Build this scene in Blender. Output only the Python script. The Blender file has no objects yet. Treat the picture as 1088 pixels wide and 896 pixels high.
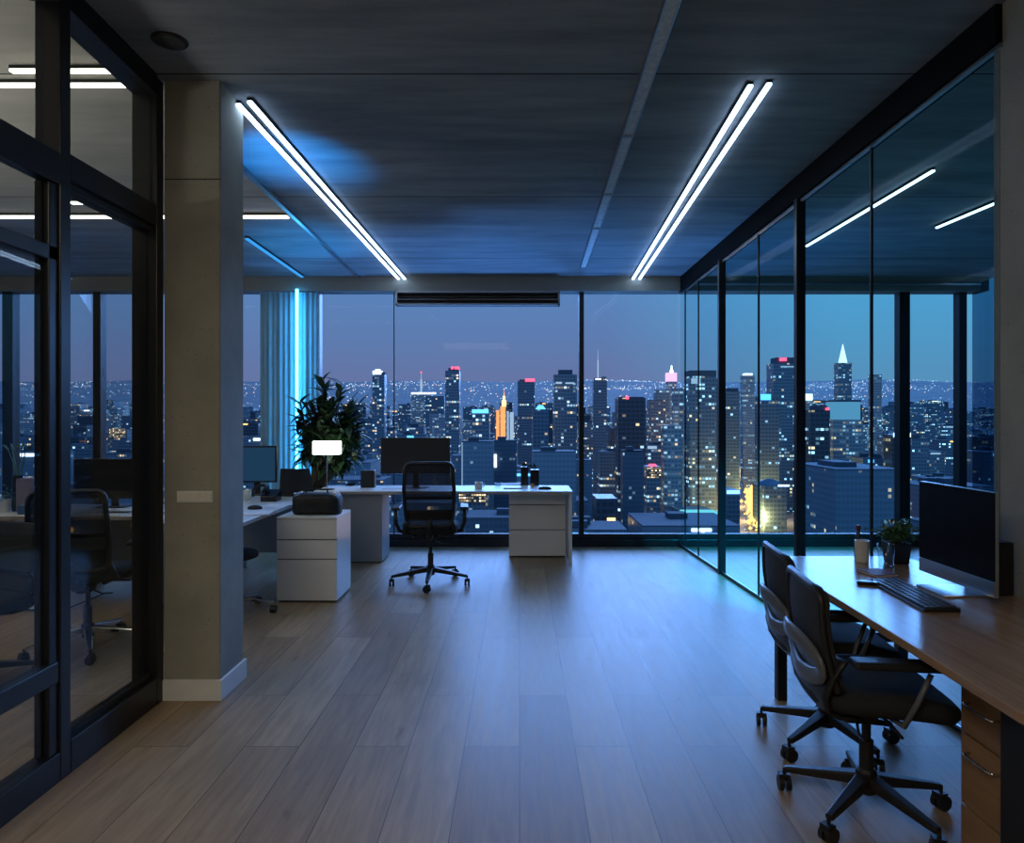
import bpy, bmesh, math, random
from mathutils import Vector, Matrix, noise
R = random.Random(7)
PI = math.pi
C = bpy.context.scene.collection
F = 740.0; VX = 552.0; VY = 445.0; EYE = 1.46

# ---------------------------------------------------------------- camera
cam = bpy.data.cameras.new('camera'); co = bpy.data.objects.new('camera', cam); C.objects.link(co)
co.location = (0, 0, EYE); co.rotation_euler = (PI/2, 0, 0)
cam.sensor_width = 36; cam.lens = F/1088*36
cam.shift_x = (544-VX)/1088; cam.shift_y = (VY-448)/1088
cam.clip_start = .05; cam.clip_end = 30000
bpy.context.scene.camera = co
vs = bpy.context.scene.view_settings
vs.view_transform = 'Standard'; vs.look = 'None'; vs.gamma = 1; vs.exposure = 0; vs.use_curve_mapping = False
try: bpy.context.scene.cycles.use_denoising = True
except Exception: pass
bpy.context.scene.cycles.transparent_max_bounces = 24
bpy.context.scene.cycles.max_bounces = 8
bpy.context.scene.cycles.sample_clamp_indirect = 4

def ceil_z(Y): return 3.34-.035*Y
def at(x, y, Y): return Vector(((x-VX)/F*Y, Y, EYE+(VY-y)/F*Y))
def on_ceil(x, y, drop=0):
    k = (VY-y)/F; Y = (3.34-EYE-drop)/(k+.035); return Vector(((x-VX)/F*Y, Y, ceil_z(Y)-drop))

# ---------------------------------------------------------------- materials
MATS = {}
def nodes(name):
    m = bpy.data.materials.new(name); m.use_nodes = True
    nt = m.node_tree; nt.nodes.clear()
    out = nt.nodes.new('ShaderNodeOutputMaterial'); MATS[name] = m
    return m, nt, out
def N(nt, t, **kw):
    n = nt.nodes.new(t)
    for k, v in kw.items():
        if k.startswith('i_'): n.inputs[k[2:].replace('_', ' ')].default_value = v
        else: setattr(n, k, v)
    return n
def L(nt, a, b): nt.links.new(a, b)
def pm(name, col, rough=.5, metal=0, spec=.5, var=.08, scale=12, bump=0, bscale=80, coat=0):
    m, nt, out = nodes(name)
    b = N(nt, 'ShaderNodeBsdfPrincipled'); b.inputs['Roughness'].default_value = rough; b.inputs['Metallic'].default_value = metal
    b.inputs['Specular IOR Level'].default_value = spec; b.inputs['Coat Weight'].default_value = coat
    tc = N(nt, 'ShaderNodeTexCoord'); no = N(nt, 'ShaderNodeTexNoise'); no.inputs['Scale'].default_value = scale
    L(nt, tc.outputs['Object'], no.inputs['Vector'])
    mx = N(nt, 'ShaderNodeMix', data_type='RGBA')
    mx.inputs[6].default_value = (*[c*(1-var) for c in col], 1); mx.inputs[7].default_value = (*[min(1, c*(1+var)) for c in col], 1)
    L(nt, no.outputs['Fac'], mx.inputs[0]); L(nt, mx.outputs[2], b.inputs['Base Color'])
    if bump:
        n2 = N(nt, 'ShaderNodeTexNoise'); n2.inputs['Scale'].default_value = bscale; L(nt, tc.outputs['Object'], n2.inputs['Vector'])
        bp = N(nt, 'ShaderNodeBump'); bp.inputs['Strength'].default_value = bump; bp.inputs['Distance'].default_value = .004
        L(nt, n2.outputs['Fac'], bp.inputs['Height']); L(nt, bp.outputs['Normal'], b.inputs['Normal'])
    L(nt, b.outputs[0], out.inputs[0]); return m
def em(name, col, s, sample=True):
    m, nt, out = nodes(name); e = N(nt, 'ShaderNodeEmission')
    e.inputs['Color'].default_value = (*col, 1); e.inputs['Strength'].default_value = s; L(nt, e.outputs[0], out.inputs[0])
    if not sample: m.cycles.emission_sampling = 'NONE'
    return m
def glass(name, tint, f0=.04, rough=0.0, gz=.25):
    m, nt, out = nodes(name)
    t = N(nt, 'ShaderNodeBsdfTransparent'); t.inputs[0].default_value = (*tint, 1)
    g = N(nt, 'ShaderNodeBsdfGlossy'); g.inputs['Roughness'].default_value = rough; g.inputs['Color'].default_value = (.9, .95, 1, 1)
    lw = N(nt, 'ShaderNodeLayerWeight'); lw.inputs['Blend'].default_value = .5
    p = N(nt, 'ShaderNodeMath', operation='POWER'); p.inputs[1].default_value = 5; L(nt, lw.outputs['Facing'], p.inputs[0])
    a = N(nt, 'ShaderNodeMath', operation='MULTIPLY_ADD'); a.inputs[1].default_value = gz; a.inputs[2].default_value = f0; L(nt, p.outputs[0], a.inputs[0])
    mx = N(nt, 'ShaderNodeMixShader'); L(nt, a.outputs[0], mx.inputs[0]); L(nt, t.outputs[0], mx.inputs[1]); L(nt, g.outputs[0], mx.inputs[2])
    L(nt, mx.outputs[0], out.inputs[0]); return m

def math_(nt, op, a, b=None, c=None):
    n = N(nt, 'ShaderNodeMath', operation=op)
    for i, v in enumerate((a, b, c)):
        if v is None: continue
        if isinstance(v, (int, float)): n.inputs[i].default_value = v
        else: L(nt, v, n.inputs[i])
    return n.outputs[0]

def plank_floor():
    m, nt, out = nodes('oak_planks')
    tc = N(nt, 'ShaderNodeTexCoord'); mp = N(nt, 'ShaderNodeMapping'); mp.inputs['Rotation'].default_value = (0, 0, PI/2)
    L(nt, tc.outputs['Object'], mp.inputs['Vector'])
    br = N(nt, 'ShaderNodeTexBrick'); br.offset = .37; br.offset_frequency = 2
    for k, v in (('Scale', 1), ('Mortar Size', .0016), ('Mortar Smooth', .1), ('Brick Width', 1.55), ('Row Height', .245), ('Bias', 0)): br.inputs[k].default_value = v
    br.inputs['Color1'].default_value = (0, 0, 0, 1); br.inputs['Color2'].default_value = (1, 1, 1, 1); br.inputs['Mortar'].default_value = (.5, .5, .5, 1)
    L(nt, mp.outputs[0], br.inputs['Vector'])
    ramp = N(nt, 'ShaderNodeValToRGB'); L(nt, br.outputs['Color'], ramp.inputs[0])
    ramp.color_ramp.elements[0].color = (.30, .215, .145, 1); ramp.color_ramp.elements[1].color = (.42, .32, .215, 1)
    mp2 = N(nt, 'ShaderNodeMapping'); mp2.inputs['Scale'].default_value = (14, 1.1, 1); L(nt, tc.outputs['Object'], mp2.inputs['Vector'])
    off = N(nt, 'ShaderNodeVectorMath', operation='ADD'); L(nt, mp2.outputs[0], off.inputs[0])
    sc = N(nt, 'ShaderNodeVectorMath', operation='SCALE'); sc.inputs['Scale'].default_value = 9; L(nt, br.outputs['Color'], sc.inputs[0]); L(nt, sc.outputs[0], off.inputs[1])
    gr = N(nt, 'ShaderNodeTexNoise'); gr.inputs['Scale'].default_value = 2.4; gr.inputs['Detail'].default_value = 8; gr.inputs['Distortion'].default_value = .6
    L(nt, off.outputs[0], gr.inputs['Vector'])
    gr2 = N(nt, 'ShaderNodeValToRGB'); gr2.color_ramp.elements[0].position = .3; gr2.color_ramp.elements[1].position = .75
    gr2.color_ramp.elements[0].color = (.62, .58, .52, 1); gr2.color_ramp.elements[1].color = (1.12, 1.08, 1.02, 1); L(nt, gr.outputs['Fac'], gr2.inputs[0])
    mx = N(nt, 'ShaderNodeMix', data_type='RGBA', blend_type='MULTIPLY'); mx.inputs[0].default_value = .8
    L(nt, ramp.outputs[0], mx.inputs[6]); L(nt, gr2.outputs[0], mx.inputs[7])
    # knots
    kn = N(nt, 'ShaderNodeTexNoise'); kn.inputs['Scale'].default_value = 2.2; kn.inputs['Detail'].default_value = 3
    mp3 = N(nt, 'ShaderNodeMapping'); mp3.inputs['Scale'].default_value = (3.5, 1.2, 1); L(nt, tc.outputs['Object'], mp3.inputs['Vector']); L(nt, mp3.outputs[0], kn.inputs['Vector'])
    kr = N(nt, 'ShaderNodeValToRGB'); kr.color_ramp.elements[0].position = .66; kr.color_ramp.elements[1].position = .76
    kr.color_ramp.elements[0].color = (1, 1, 1, 1); kr.color_ramp.elements[1].color = (.5, .42, .35, 1); L(nt, kn.outputs['Fac'], kr.inputs[0])
    mk = N(nt, 'ShaderNodeMix', data_type='RGBA', blend_type='MULTIPLY'); mk.inputs[0].default_value = .7
    L(nt, mx.outputs[2], mk.inputs[6]); L(nt, kr.outputs[0], mk.inputs[7])
    mo = N(nt, 'ShaderNodeMix', data_type='RGBA'); L(nt, br.outputs['Fac'], mo.inputs[0]); L(nt, mk.outputs[2], mo.inputs[6]); mo.inputs[7].default_value = (.05, .035, .025, 1)
    b = N(nt, 'ShaderNodeBsdfPrincipled'); L(nt, mo.outputs[2], b.inputs['Base Color'])
    rr = math_(nt, 'MULTIPLY_ADD', gr.outputs['Fac'], .16, .33); L(nt, rr, b.inputs['Roughness']); b.inputs['Specular IOR Level'].default_value = .24
    bp = N(nt, 'ShaderNodeBump'); bp.inputs['Strength'].default_value = .25; bp.inputs['Distance'].default_value = .002
    inv = math_(nt, 'MULTIPLY_ADD', br.outputs['Fac'], -1.0, gr.outputs['Fac']); L(nt, inv, bp.inputs['Height']); L(nt, bp.outputs[0], b.inputs['Normal'])
    L(nt, b.outputs[0], out.inputs[0]); return m

def concrete(name, c0, c1, boards=False, joints=0, rough=.75):
    m, nt, out = nodes(name)
    tc = N(nt, 'ShaderNodeTexCoord'); mp = N(nt, 'ShaderNodeMapping'); L(nt, tc.outputs['Object'], mp.inputs['Vector'])
    mp.inputs['Scale'].default_value = (.5, 3.2, 1) if boards else (1.3, 1.3, 1.3)
    n1 = N(nt, 'ShaderNodeTexNoise'); n1.inputs['Scale'].default_value = 2; n1.inputs['Detail'].default_value = 9; n1.inputs['Roughness'].default_value = .62; L(nt, mp.outputs[0], n1.inputs['Vector'])
    cr = N(nt, 'ShaderNodeValToRGB'); cr.color_ramp.elements[0].position = .33; cr.color_ramp.elements[1].position = .7
    cr.color_ramp.elements[0].color = (*c0, 1); cr.color_ramp.elements[1].color = (*c1, 1); L(nt, n1.outputs['Fac'], cr.inputs[0])
    vo = N(nt, 'ShaderNodeTexVoronoi'); vo.inputs['Scale'].default_value = 26; L(nt, tc.outputs['Object'], vo.inputs['Vector'])
    pit = N(nt, 'ShaderNodeValToRGB'); pit.color_ramp.elements[0].position = .05; pit.color_ramp.elements[1].position = .11
    pit.color_ramp.elements[0].color = (.3, .3, .3, 1); pit.color_ramp.elements[1].color = (1, 1, 1, 1); L(nt, vo.outputs['Distance'], pit.inputs[0])
    mx = N(nt, 'ShaderNodeMix', data_type='RGBA', blend_type='MULTIPLY'); mx.inputs[0].default_value = .35 if boards else .8
    L(nt, cr.outputs[0], mx.inputs[6]); L(nt, pit.outputs[0], mx.inputs[7])
    col = mx.outputs[2]
    if joints:
        sp = N(nt, 'ShaderNodeSeparateXYZ'); L(nt, tc.outputs['Object'], sp.inputs[0])
        f = math_(nt, 'FRACT', math_(nt, 'DIVIDE', math_(nt, 'SUBTRACT', sp.outputs['Y'], 3.54-1.77*10), 1.77))
        ln = math_(nt, 'LESS_THAN', f, .007)
        mj = N(nt, 'ShaderNodeMix', data_type='RGBA'); L(nt, ln, mj.inputs[0]); L(nt, col, mj.inputs[6]); mj.inputs[7].default_value = (.01, .01, .011, 1)
        col = mj.outputs[2]
    b = N(nt, 'ShaderNodeBsdfPrincipled'); b.inputs['Roughness'].default_value = rough; L(nt, col, b.inputs['Base Color'])
    bp = N(nt, 'ShaderNodeBump'); bp.inputs['Strength'].default_value = .35; bp.inputs['Distance'].default_value = .006
    L(nt, math_(nt, 'ADD', n1.outputs['Fac'], pit.outputs[0]), bp.inputs['Height']); L(nt, bp.outputs[0], b.inputs['Normal'])
    L(nt, b.outputs[0], out.inputs[0]); return m

def wood(name, c0, c1, axis='Y', rough=.35):
    m, nt, out = nodes(name)
    tc = N(nt, 'ShaderNodeTexCoord'); mp = N(nt, 'ShaderNodeMapping'); L(nt, tc.outputs['Object'], mp.inputs['Vector'])
    mp.inputs['Scale'].default_value = {'Y': (16, 1.2, 16), 'Z': (16, 16, 1.2), 'X': (1.2, 16, 16)}[axis]
    n1 = N(nt, 'ShaderNodeTexNoise'); n1.inputs['Scale'].default_value = 1.4; n1.inputs['Detail'].default_value = 7; n1.inputs['Distortion'].default_value = .8; L(nt, mp.outputs[0], n1.inputs['Vector'])
    cr = N(nt, 'ShaderNodeValToRGB'); cr.color_ramp.elements[0].position = .3; cr.color_ramp.elements[1].position = .72
    cr.color_ramp.elements[0].color = (*c0, 1); cr.color_ramp.elements[1].color = (*c1, 1); L(nt, n1.outputs['Fac'], cr.inputs[0])
    b = N(nt, 'ShaderNodeBsdfPrincipled'); b.inputs['Roughness'].default_value = rough; L(nt, cr.outputs[0], b.inputs['Base Color'])
    L(nt, b.outputs[0], out.inputs[0]); return m

def facade(name, base, dens, warm, strength, cw=3.0, ch=3.6, floors=.08, rough=.35):
    m, nt, out = nodes(name)
    tc = N(nt, 'ShaderNodeTexCoord'); sp = N(nt, 'ShaderNodeSeparateXYZ'); L(nt, tc.outputs['Object'], sp.inputs[0])
    ge = N(nt, 'ShaderNodeNewGeometry'); sn = N(nt, 'ShaderNodeSeparateXYZ'); L(nt, ge.outputs['Normal'], sn.inputs[0])
    u = math_(nt, 'DIVIDE', math_(nt, 'ADD', sp.outputs['X'], sp.outputs['Y']), cw); v = math_(nt, 'DIVIDE', sp.outputs['Z'], ch)
    fu, fv = math_(nt, 'FRACT', u), math_(nt, 'FRACT', v)
    win = math_(nt, 'MULTIPLY', math_(nt, 'MULTIPLY', math_(nt, 'GREATER_THAN', fu, .12), math_(nt, 'LESS_THAN', fu, .88)),
                math_(nt, 'MULTIPLY', math_(nt, 'GREATER_THAN', fv, .28), math_(nt, 'LESS_THAN', fv, .82)))
    side = math_(nt, 'LESS_THAN', math_(nt, 'ABSOLUTE', sn.outputs['Z']), .6)
    win = math_(nt, 'MULTIPLY', win, side)
    oi = N(nt, 'ShaderNodeObjectInfo'); rnd = math_(nt, 'MULTIPLY', oi.outputs['Random'], 97.0)
    def wn(a, b_, c_):
        cb = N(nt, 'ShaderNodeCombineXYZ')
        for i, q in enumerate((a, b_, c_)):
            if isinstance(q, (int, float)): cb.inputs[i].default_value = q
            else: L(nt, q, cb.inputs[i])
        w = N(nt, 'ShaderNodeTexWhiteNoise'); L(nt, cb.outputs[0], w.inputs['Vector']); return w
    Fu, Fv = math_(nt, 'FLOOR', u), math_(nt, 'FLOOR', v)
    w1 = wn(Fu, Fv, rnd); w2 = wn(0.0, Fv, rnd); w3 = wn(math_(nt, 'FLOOR', math_(nt, 'DIVIDE', Fu, 3.0)), Fv, math_(nt, 'ADD', rnd, 5.0))
    lit = math_(nt, 'MAXIMUM', math_(nt, 'LESS_THAN', w1.outputs['Value'], dens),
                math_(nt, 'MAXIMUM', math_(nt, 'MULTIPLY', math_(nt, 'LESS_THAN', w2.outputs['Value'], floors), math_(nt, 'LESS_THAN', w1.outputs['Value'], .7)),
                      math_(nt, 'LESS_THAN', w3.outputs['Value'], dens*.6)))
    sep = N(nt, 'ShaderNodeSeparateColor'); L(nt, w1.outputs['Color'], sep.inputs[0])
    mx = N(nt, 'ShaderNodeMix', data_type='RGBA'); L(nt, math_(nt, 'LESS_THAN', sep.outputs[1], warm), mx.inputs[0])
    mx.inputs[6].default_value = (.50, .80, 1, 1); mx.inputs[7].default_value = (1, .70, .38, 1)
    st = math_(nt, 'MULTIPLY', math_(nt, 'MULTIPLY', lit, win), math_(nt, 'MULTIPLY_ADD', math_(nt, 'POWER', sep.outputs[2], 3.0), strength*1.5, strength*.12))
    b = N(nt, 'ShaderNodeBsdfPrincipled'); b.inputs['Roughness'].default_value = rough; b.inputs['Specular IOR Level'].default_value = .4
    mb = N(nt, 'ShaderNodeMix', data_type='RGBA'); L(nt, math_(nt, 'MULTIPLY', win, .45 if 'near' in name else 1.0), mb.inputs[0])
    mb.inputs[6].default_value = (*base, 1); mb.inputs[7].default_value = (*[c*.55 for c in base], 1); L(nt, mb.outputs[2], b.inputs['Base Color'])
    L(nt, mx.outputs[2], b.inputs['Emission Color']); L(nt, st, b.inputs['Emission Strength'])
    L(nt, b.outputs[0], out.inputs[0]); m.cycles.emission_sampling = 'NONE'; return m

M_floor = plank_floor()
M_ceil = concrete('board_concrete', (.15, .165, .195), (.27, .295, .335), True, 1)
M_ceil_lit = concrete('board_concrete_lit', (.30, .29, .265), (.42, .40, .37), True, 1)  # ceiling concrete with the left office's white light put into its colour
M_col = concrete('cast_concrete', (.27, .26, .22), (.37, .355, .31))
M_plaster = pm('grey_plaster', (.22, .22, .21), .8)
M_white = pm('white_paint', (.72, .73, .74), .45)
M_lam = pm('white_laminate', (.78, .79, .80), .35, var=.02)
M_lamedge = pm('laminate_edge', (.38, .34, .31), .5)
M_under = pm('grey_laminate', (.25, .26, .28), .5)
M_gap = pm('shadow_gap', (.02, .02, .02), .8)
M_steel = pm('black_steel', (.016, .017, .02), .32, .3, var=.15)
M_dark = pm('dark_metal', (.02, .018, .018), .5, .2); M_head = pm('header_black', (.008, .008, .009), .9, spec=.1)
M_alu = pm('brushed_aluminium', (.55, .58, .62), .28, 1)
M_chrome = pm('chrome', (.75, .77, .8), .12, 1)
M_blk = pm('black_plastic', (.012, .012, .013), .42, var=.2)
M_blkg = pm('gloss_black', (.008, .008, .009), .16)
M_scr = pm('monitor_glass', (.004, .004, .005), .25, spec=.12)
M_fab = pm('black_fabric', (.016, .017, .019), .85, bump=.5, bscale=400)
M_fabg = pm('charcoal_fabric', (.03, .031, .034), .9, bump=.5, bscale=500)
M_grip = pm('grey_plastic', (.11, .12, .14), .35)
M_leather = pm('black_leather', (.010, .010, .011), .6, bump=.4, bscale=60)
M_wood = wood('oak_desk', (.26, .155, .09), (.40, .255, .155), 'Y', .2)
M_woodv = wood('oak_front', (.22, .125, .06), (.32, .19, .095), 'Y', .45)
M_orange = wood('honey_wood', (.42, .22, .07), (.55, .30, .11), 'Z')
M_leaf = pm('leaf_green', (.022, .055, .018), .42, var=.5, scale=5)
M_leaf2 = pm('small_leaf_green', (.06, .15, .05), .45, var=.5, scale=30)
M_bark = pm('bark', (.06, .045, .03), .8)
M_soil = pm('soil', (.02, .015, .01), .95)
M_paper = pm('paper', (.75, .77, .8), .7, var=.03)
M_cer = pm('white_ceramic', (.7, .68, .62), .3)
M_red = pm('dark_red_card', (.16, .035, .025), .5)
M_blue = pm('blue_box', (.05, .12, .28), .5)
M_lilac = pm('lilac_card', (.22, .2, .3), .6)
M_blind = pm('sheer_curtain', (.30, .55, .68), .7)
M_led = em('led_white', (.50, .72, 1), 10)
M_ledw = em('led_warm_white', (1, .97, .86), 5)
M_ledr = em('led_dim_blue_white', (.65, .88, 1), 4)
M_ledb = em('led_cyan', (.06, .48, 1), 14)
M_ledb2 = em('led_cyan_dim', (.04, .30, .75), 1.2)
M_shade = em('lamp_shade_glow', (.9, .96, 1), 4.5)
M_glass = glass('window_glass', (.93, .965, .985), .002, 0, .04)
M_glassr = glass('tinted_partition_glass', (.86, .965, .985), .002, 0, .02)
M_glassl = glass('partition_glass', (.84, .86, .86), .02)
M_glasst = glass('dark_tinted_glass', (.38, .5, .6), .03)
M_cup = glass('clear_glass', (.85, .9, .93), .06)
def meshmat(name, col, t):
    m, nt, out = nodes(name)
    tr = N(nt, 'ShaderNodeBsdfTransparent'); d = N(nt, 'ShaderNodeBsdfPrincipled'); d.inputs['Base Color'].default_value = (*col, 1); d.inputs['Roughness'].default_value = .8
    tc = N(nt, 'ShaderNodeTexCoord'); ck = N(nt, 'ShaderNodeTexChecker'); ck.inputs['Scale'].default_value = 330; L(nt, tc.outputs['Object'], ck.inputs['Vector'])
    f = math_(nt, 'MULTIPLY_ADD', ck.outputs['Fac'], .12, 1-t-.06)
    mx = N(nt, 'ShaderNodeMixShader'); L(nt, f, mx.inputs[0]); L(nt, tr.outputs[0], mx.inputs[1]); L(nt, d.outputs[0], mx.inputs[2]); L(nt, mx.outputs[0], out.inputs[0]); return m
M_mesh = meshmat('chair_mesh', (.02, .02, .023), .42)

# ---------------------------------------------------------------- mesh helpers
class MB:
    def __init__(s): s.bm = bmesh.new()
    def box(s, a, b, rot=None, piv=None):
        r = bmesh.ops.create_cube(s.bm, size=1)['verts']
        c = [(a[i]+b[i])/2 for i in range(3)]; d = [abs(b[i]-a[i]) for i in range(3)]
        for v in r: v.co = Vector((v.co.x*d[0]+c[0], v.co.y*d[1]+c[1], v.co.z*d[2]+c[2]))
        if rot: bmesh.ops.rotate(s.bm, verts=r, cent=piv or c, matrix=Matrix.Rotation(rot[1], 3, rot[0]))
        return s
    def hexa(s, p):   # 8 points: bottom 4 ccw, top 4 ccw
        v = [s.bm.verts.new(q) for q in p]
        for f in ((3, 2, 1, 0), (4, 5, 6, 7), (0, 1, 5, 4), (1, 2, 6, 5), (2, 3, 7, 6), (3, 0, 4, 7)): s.bm.faces.new([v[i] for i in f])
        return s
    def beam(s, p0, p1, w, h, up=(0, 0, 1)):  # bar from p0 to p1, width w, height h
        p0, p1 = Vector(p0), Vector(p1); d = (p1-p0).normalized(); u = Vector(up); x = d.cross(u).normalized(); z = x.cross(d)
        if isinstance(w, (int, float)): w = (w, w)
        if isinstance(h, (int, float)): h = (h, h)
        q = []
        for sz in (-1, 1):
            for p, sx, k in ((p0, -1, 0), (p0, 1, 0), (p1, 1, 1), (p1, -1, 1)): q.append(p+x*sx*w[k]/2+z*sz*h[k]/2)
        return s.hexa(q)
    def tube(s, pts, r, n=8, closed=False, flat=1.0, up=None):
        pts = [Vector(p) for p in pts]; k = len(pts); rings = []
        rr = r if isinstance(r, (list, tuple)) else [r]*k
        prev = None
        for i, p in enumerate(pts):
            a = pts[(i-1) % k] if (closed or i > 0) else p; b = pts[(i+1) % k] if (closed or i < k-1) else p
            t = (b-a).normalized()
            if up is not None: x = t.cross(Vector(up))
            elif prev is None: x = t.cross(Vector((0, 0, 1))) if abs(t.z) < .9 else t.cross(Vector((0, 1, 0)))
            else: x = prev-t*prev.dot(t)
            if x.length < 1e-6: x = Vector((1, 0, 0))
            x.normalize(); y = t.cross(x); prev = x
            rings.append([s.bm.verts.new(p+x*math.cos(2*PI*j/n)*rr[i]+y*math.sin(2*PI*j/n)*rr[i]*flat) for j in range(n)])
        m = k if closed else k-1
        for i in range(m):
            A, B = rings[i], rings[(i+1) % k]
            for j in range(n): s.bm.faces.new((A[j], A[(j+1) % n], B[(j+1) % n], B[j]))
        if not closed: s.bm.faces.new(rings[0][::-1]); s.bm.faces.new(rings[-1])
        return s
    def lathe(s, prof, c=(0, 0, 0), n=24, sx=1, sy=1):
        rings = []
        for r, z in prof:
            rings.append([s.bm.verts.new((c[0]+math.cos(2*PI*j/n)*max(r, 1e-4)*sx, c[1]+math.sin(2*PI*j/n)*max(r, 1e-4)*sy, c[2]+z)) for j in range(n)])
        for A, B in zip(rings, rings[1:]):
            for j in range(n): s.bm.faces.new((A[j], A[(j+1) % n], B[(j+1) % n], B[j]))
        s.bm.faces.new(rings[0][::-1]); s.bm.faces.new(rings[-1]); return s
    def cyl(s, c, r, h, axis='Z', n=20):
        k0 = len(s.bm.verts); 
        before = set(s.bm.verts)
        s.lathe([(r, -h/2), (r, h/2)], (0, 0, 0), n)
        new = [v for v in s.bm.verts if v not in before]
        if axis == 'X': bmesh.ops.rotate(s.bm, verts=new, matrix=Matrix.Rotation(PI/2, 3, 'Y'))
        if axis == 'Y': bmesh.ops.rotate(s.bm, verts=new, matrix=Matrix.Rotation(PI/2, 3, 'X'))
        bmesh.ops.translate(s.bm, verts=new, vec=c); return s
    def loft(s, secs, caps=True):
        rings = [[s.bm.verts.new(p) for p in q] for q in secs]; n = len(rings[0])
        for A, B in zip(rings, rings[1:]):
            for j in range(n): s.bm.faces.new((A[j], A[(j+1) % n], B[(j+1) % n], B[j]))
        if caps: s.bm.faces.new(rings[0][::-1]); s.bm.faces.new(rings[-1])
        return s
    def slab(s, fn, nu, nv, th):   # grid surface with thickness: fn(u,v)->(pos, normal)
        G = []
        for side in (0, 1):
            g = [[s.bm.verts.new(Vector(fn(i/nu, j/nv)[0])+Vector(fn(i/nu, j/nv)[1])*(th*side)) for j in range(nv+1)] for i in range(nu+1)]; G.append(g)
        A, B = G
        for i in range(nu):
            for j in range(nv):
                s.bm.faces.new((A[i][j], A[i][j+1], A[i+1][j+1], A[i+1][j])); s.bm.faces.new((B[i][j], B[i+1][j], B[i+1][j+1], B[i][j+1]))
        for i in range(nu):
            s.bm.faces.new((A[i][0], A[i+1][0], B[i+1][0], B[i][0])); s.bm.faces.new((A[i+1][nv], A[i][nv], B[i][nv], B[i+1][nv]))
        for j in range(nv):
            s.bm.faces.new((A[0][j+1], A[0][j], B[0][j], B[0][j+1])); s.bm.faces.new((A[nu][j], A[nu][j+1], B[nu][j+1], B[nu][j]))
        return s
    def build(s, name, mat, parent=None, smooth=False, bevel=0, loc=None, sub=0, seg=2, mats=None):
        bmesh.ops.recalc_face_normals(s.bm, faces=s.bm.faces)
        me = bpy.data.meshes.new(name); s.bm.to_mesh(me); s.bm.free()
        for mm in (mats or [mat]): me.materials.append(mm)
        if smooth:
            for p in me.polygons: p.use_smooth = True
        o = bpy.data.objects.new(name, me); C.objects.link(o)
        if loc is not None: o.location = loc
        if parent is not None: o.parent = parent
        if bevel:
            b = o.modifiers.new('bevel', 'BEVEL'); b.width = bevel; b.segments = seg; b.limit_method = 'ANGLE'; b.angle_limit = .6
        if sub:
            b = o.modifiers.new('sub', 'SUBSURF'); b.levels = sub; b.render_levels = sub
        return o
def tag(o, label, cat, group=None, kind=None):
    o['label'] = label; o['category'] = cat
    if group: o['group'] = group
    if kind: o['kind'] = kind
    return o
def thing(name, label, cat, loc=(0, 0, 0), rz=0, group=None):
    o = bpy.data.objects.new(name, None); o.empty_display_size = .1; C.objects.link(o); o.location = loc; o.rotation_euler = (0, 0, rz)
    return tag(o, label, cat, group)
def struct(name, mb, mat, label=None, **kw):
    o = mb.build(name, mat, **kw)
    if kw.get('parent') is None: o['kind'] = 'structure'; o['label'] = label or name.replace('_', ' ')
    return o
def sempty(name, label):
    o = bpy.data.objects.new(name, None); C.objects.link(o); o['kind'] = 'structure'; o['label'] = label; return o
def copy_tree(o, parent=None):
    c = o.copy(); C.objects.link(c)
    if parent is not None: c.parent = parent
    for ch in list(o.children): copy_tree(ch, c)
    return c

# ---------------------------------------------------------------- the room
BX0, BX1, BY0, BY1 = -7.0, 5.3, -1.6, 8.1
def wallx(Y): return 2.2-.0453*Y      # right glass wall line
LX = -1.845
struct('floor', MB().box((BX0-.1, BY0-.1, -.12), (BX1+.1, BY1+.1, 0)), M_floor, 'oak plank floor running towards the windows')
def ceilslab(x0, x1, y0, y1, t=.2, off=0):
    return MB().hexa([(x0, y0, ceil_z(y0)+off), (x1, y0, ceil_z(y0)+off), (x1, y1, ceil_z(y1)+off), (x0, y1, ceil_z(y1)+off),
                      (x0, y0, ceil_z(y0)+t+off), (x1, y0, ceil_z(y0)+t+off), (x1, y1, ceil_z(y1)+t+off), (x0, y1, ceil_z(y1)+t+off)])
struct('ceiling', ceilslab(-1.9, BX1+.1, BY0-.1, BY1+.1), M_ceil, 'dark board-marked concrete ceiling')
struct('ceiling_left', ceilslab(BX0-.1, -1.9, BY0-.1, 5.86), M_ceil_lit, 'concrete ceiling of the left office, its light put into the colour')
struct('ceiling_left_rear', ceilslab(BX0-.1, -1.9, 5.86, BY1+.1), M_ceil, 'dark concrete ceiling by the left windows')
struct('wall_back', MB().box((BX0-.1, BY0-.2, 0), (BX1+.1, BY0, 3.6)), M_plaster, 'grey wall behind the viewer')
struct('wall_left', MB().box((BX0-.2, BY0, 0), (BX0, BY1, 3.6)), M_plaster, 'grey wall at the far left')
struct('wall_right', MB().hexa([(2.066, BY0, 0), (2.35, BY0, 0), (2.35, 3.0, 0), (2.066, 3.0, 0), (2.066, BY0, 3.55), (2.35, BY0, 3.55), (2.35, 3.0, 3.55), (2.066, 3.0, 3.55)]), M_col, 'rough concrete wall at the right edge', bevel=.006)
struct('wall_side_right', MB().box((2.36, 2.7, 0), (BX1, 2.8, 3.5)), M_plaster, 'wall of the glazed side room')
struct('wall_right_far', MB().box((5.2, 2.8, 0), (5.3, 6.9, 3.5)), M_plaster, 'far wall of the glazed side room')
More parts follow.
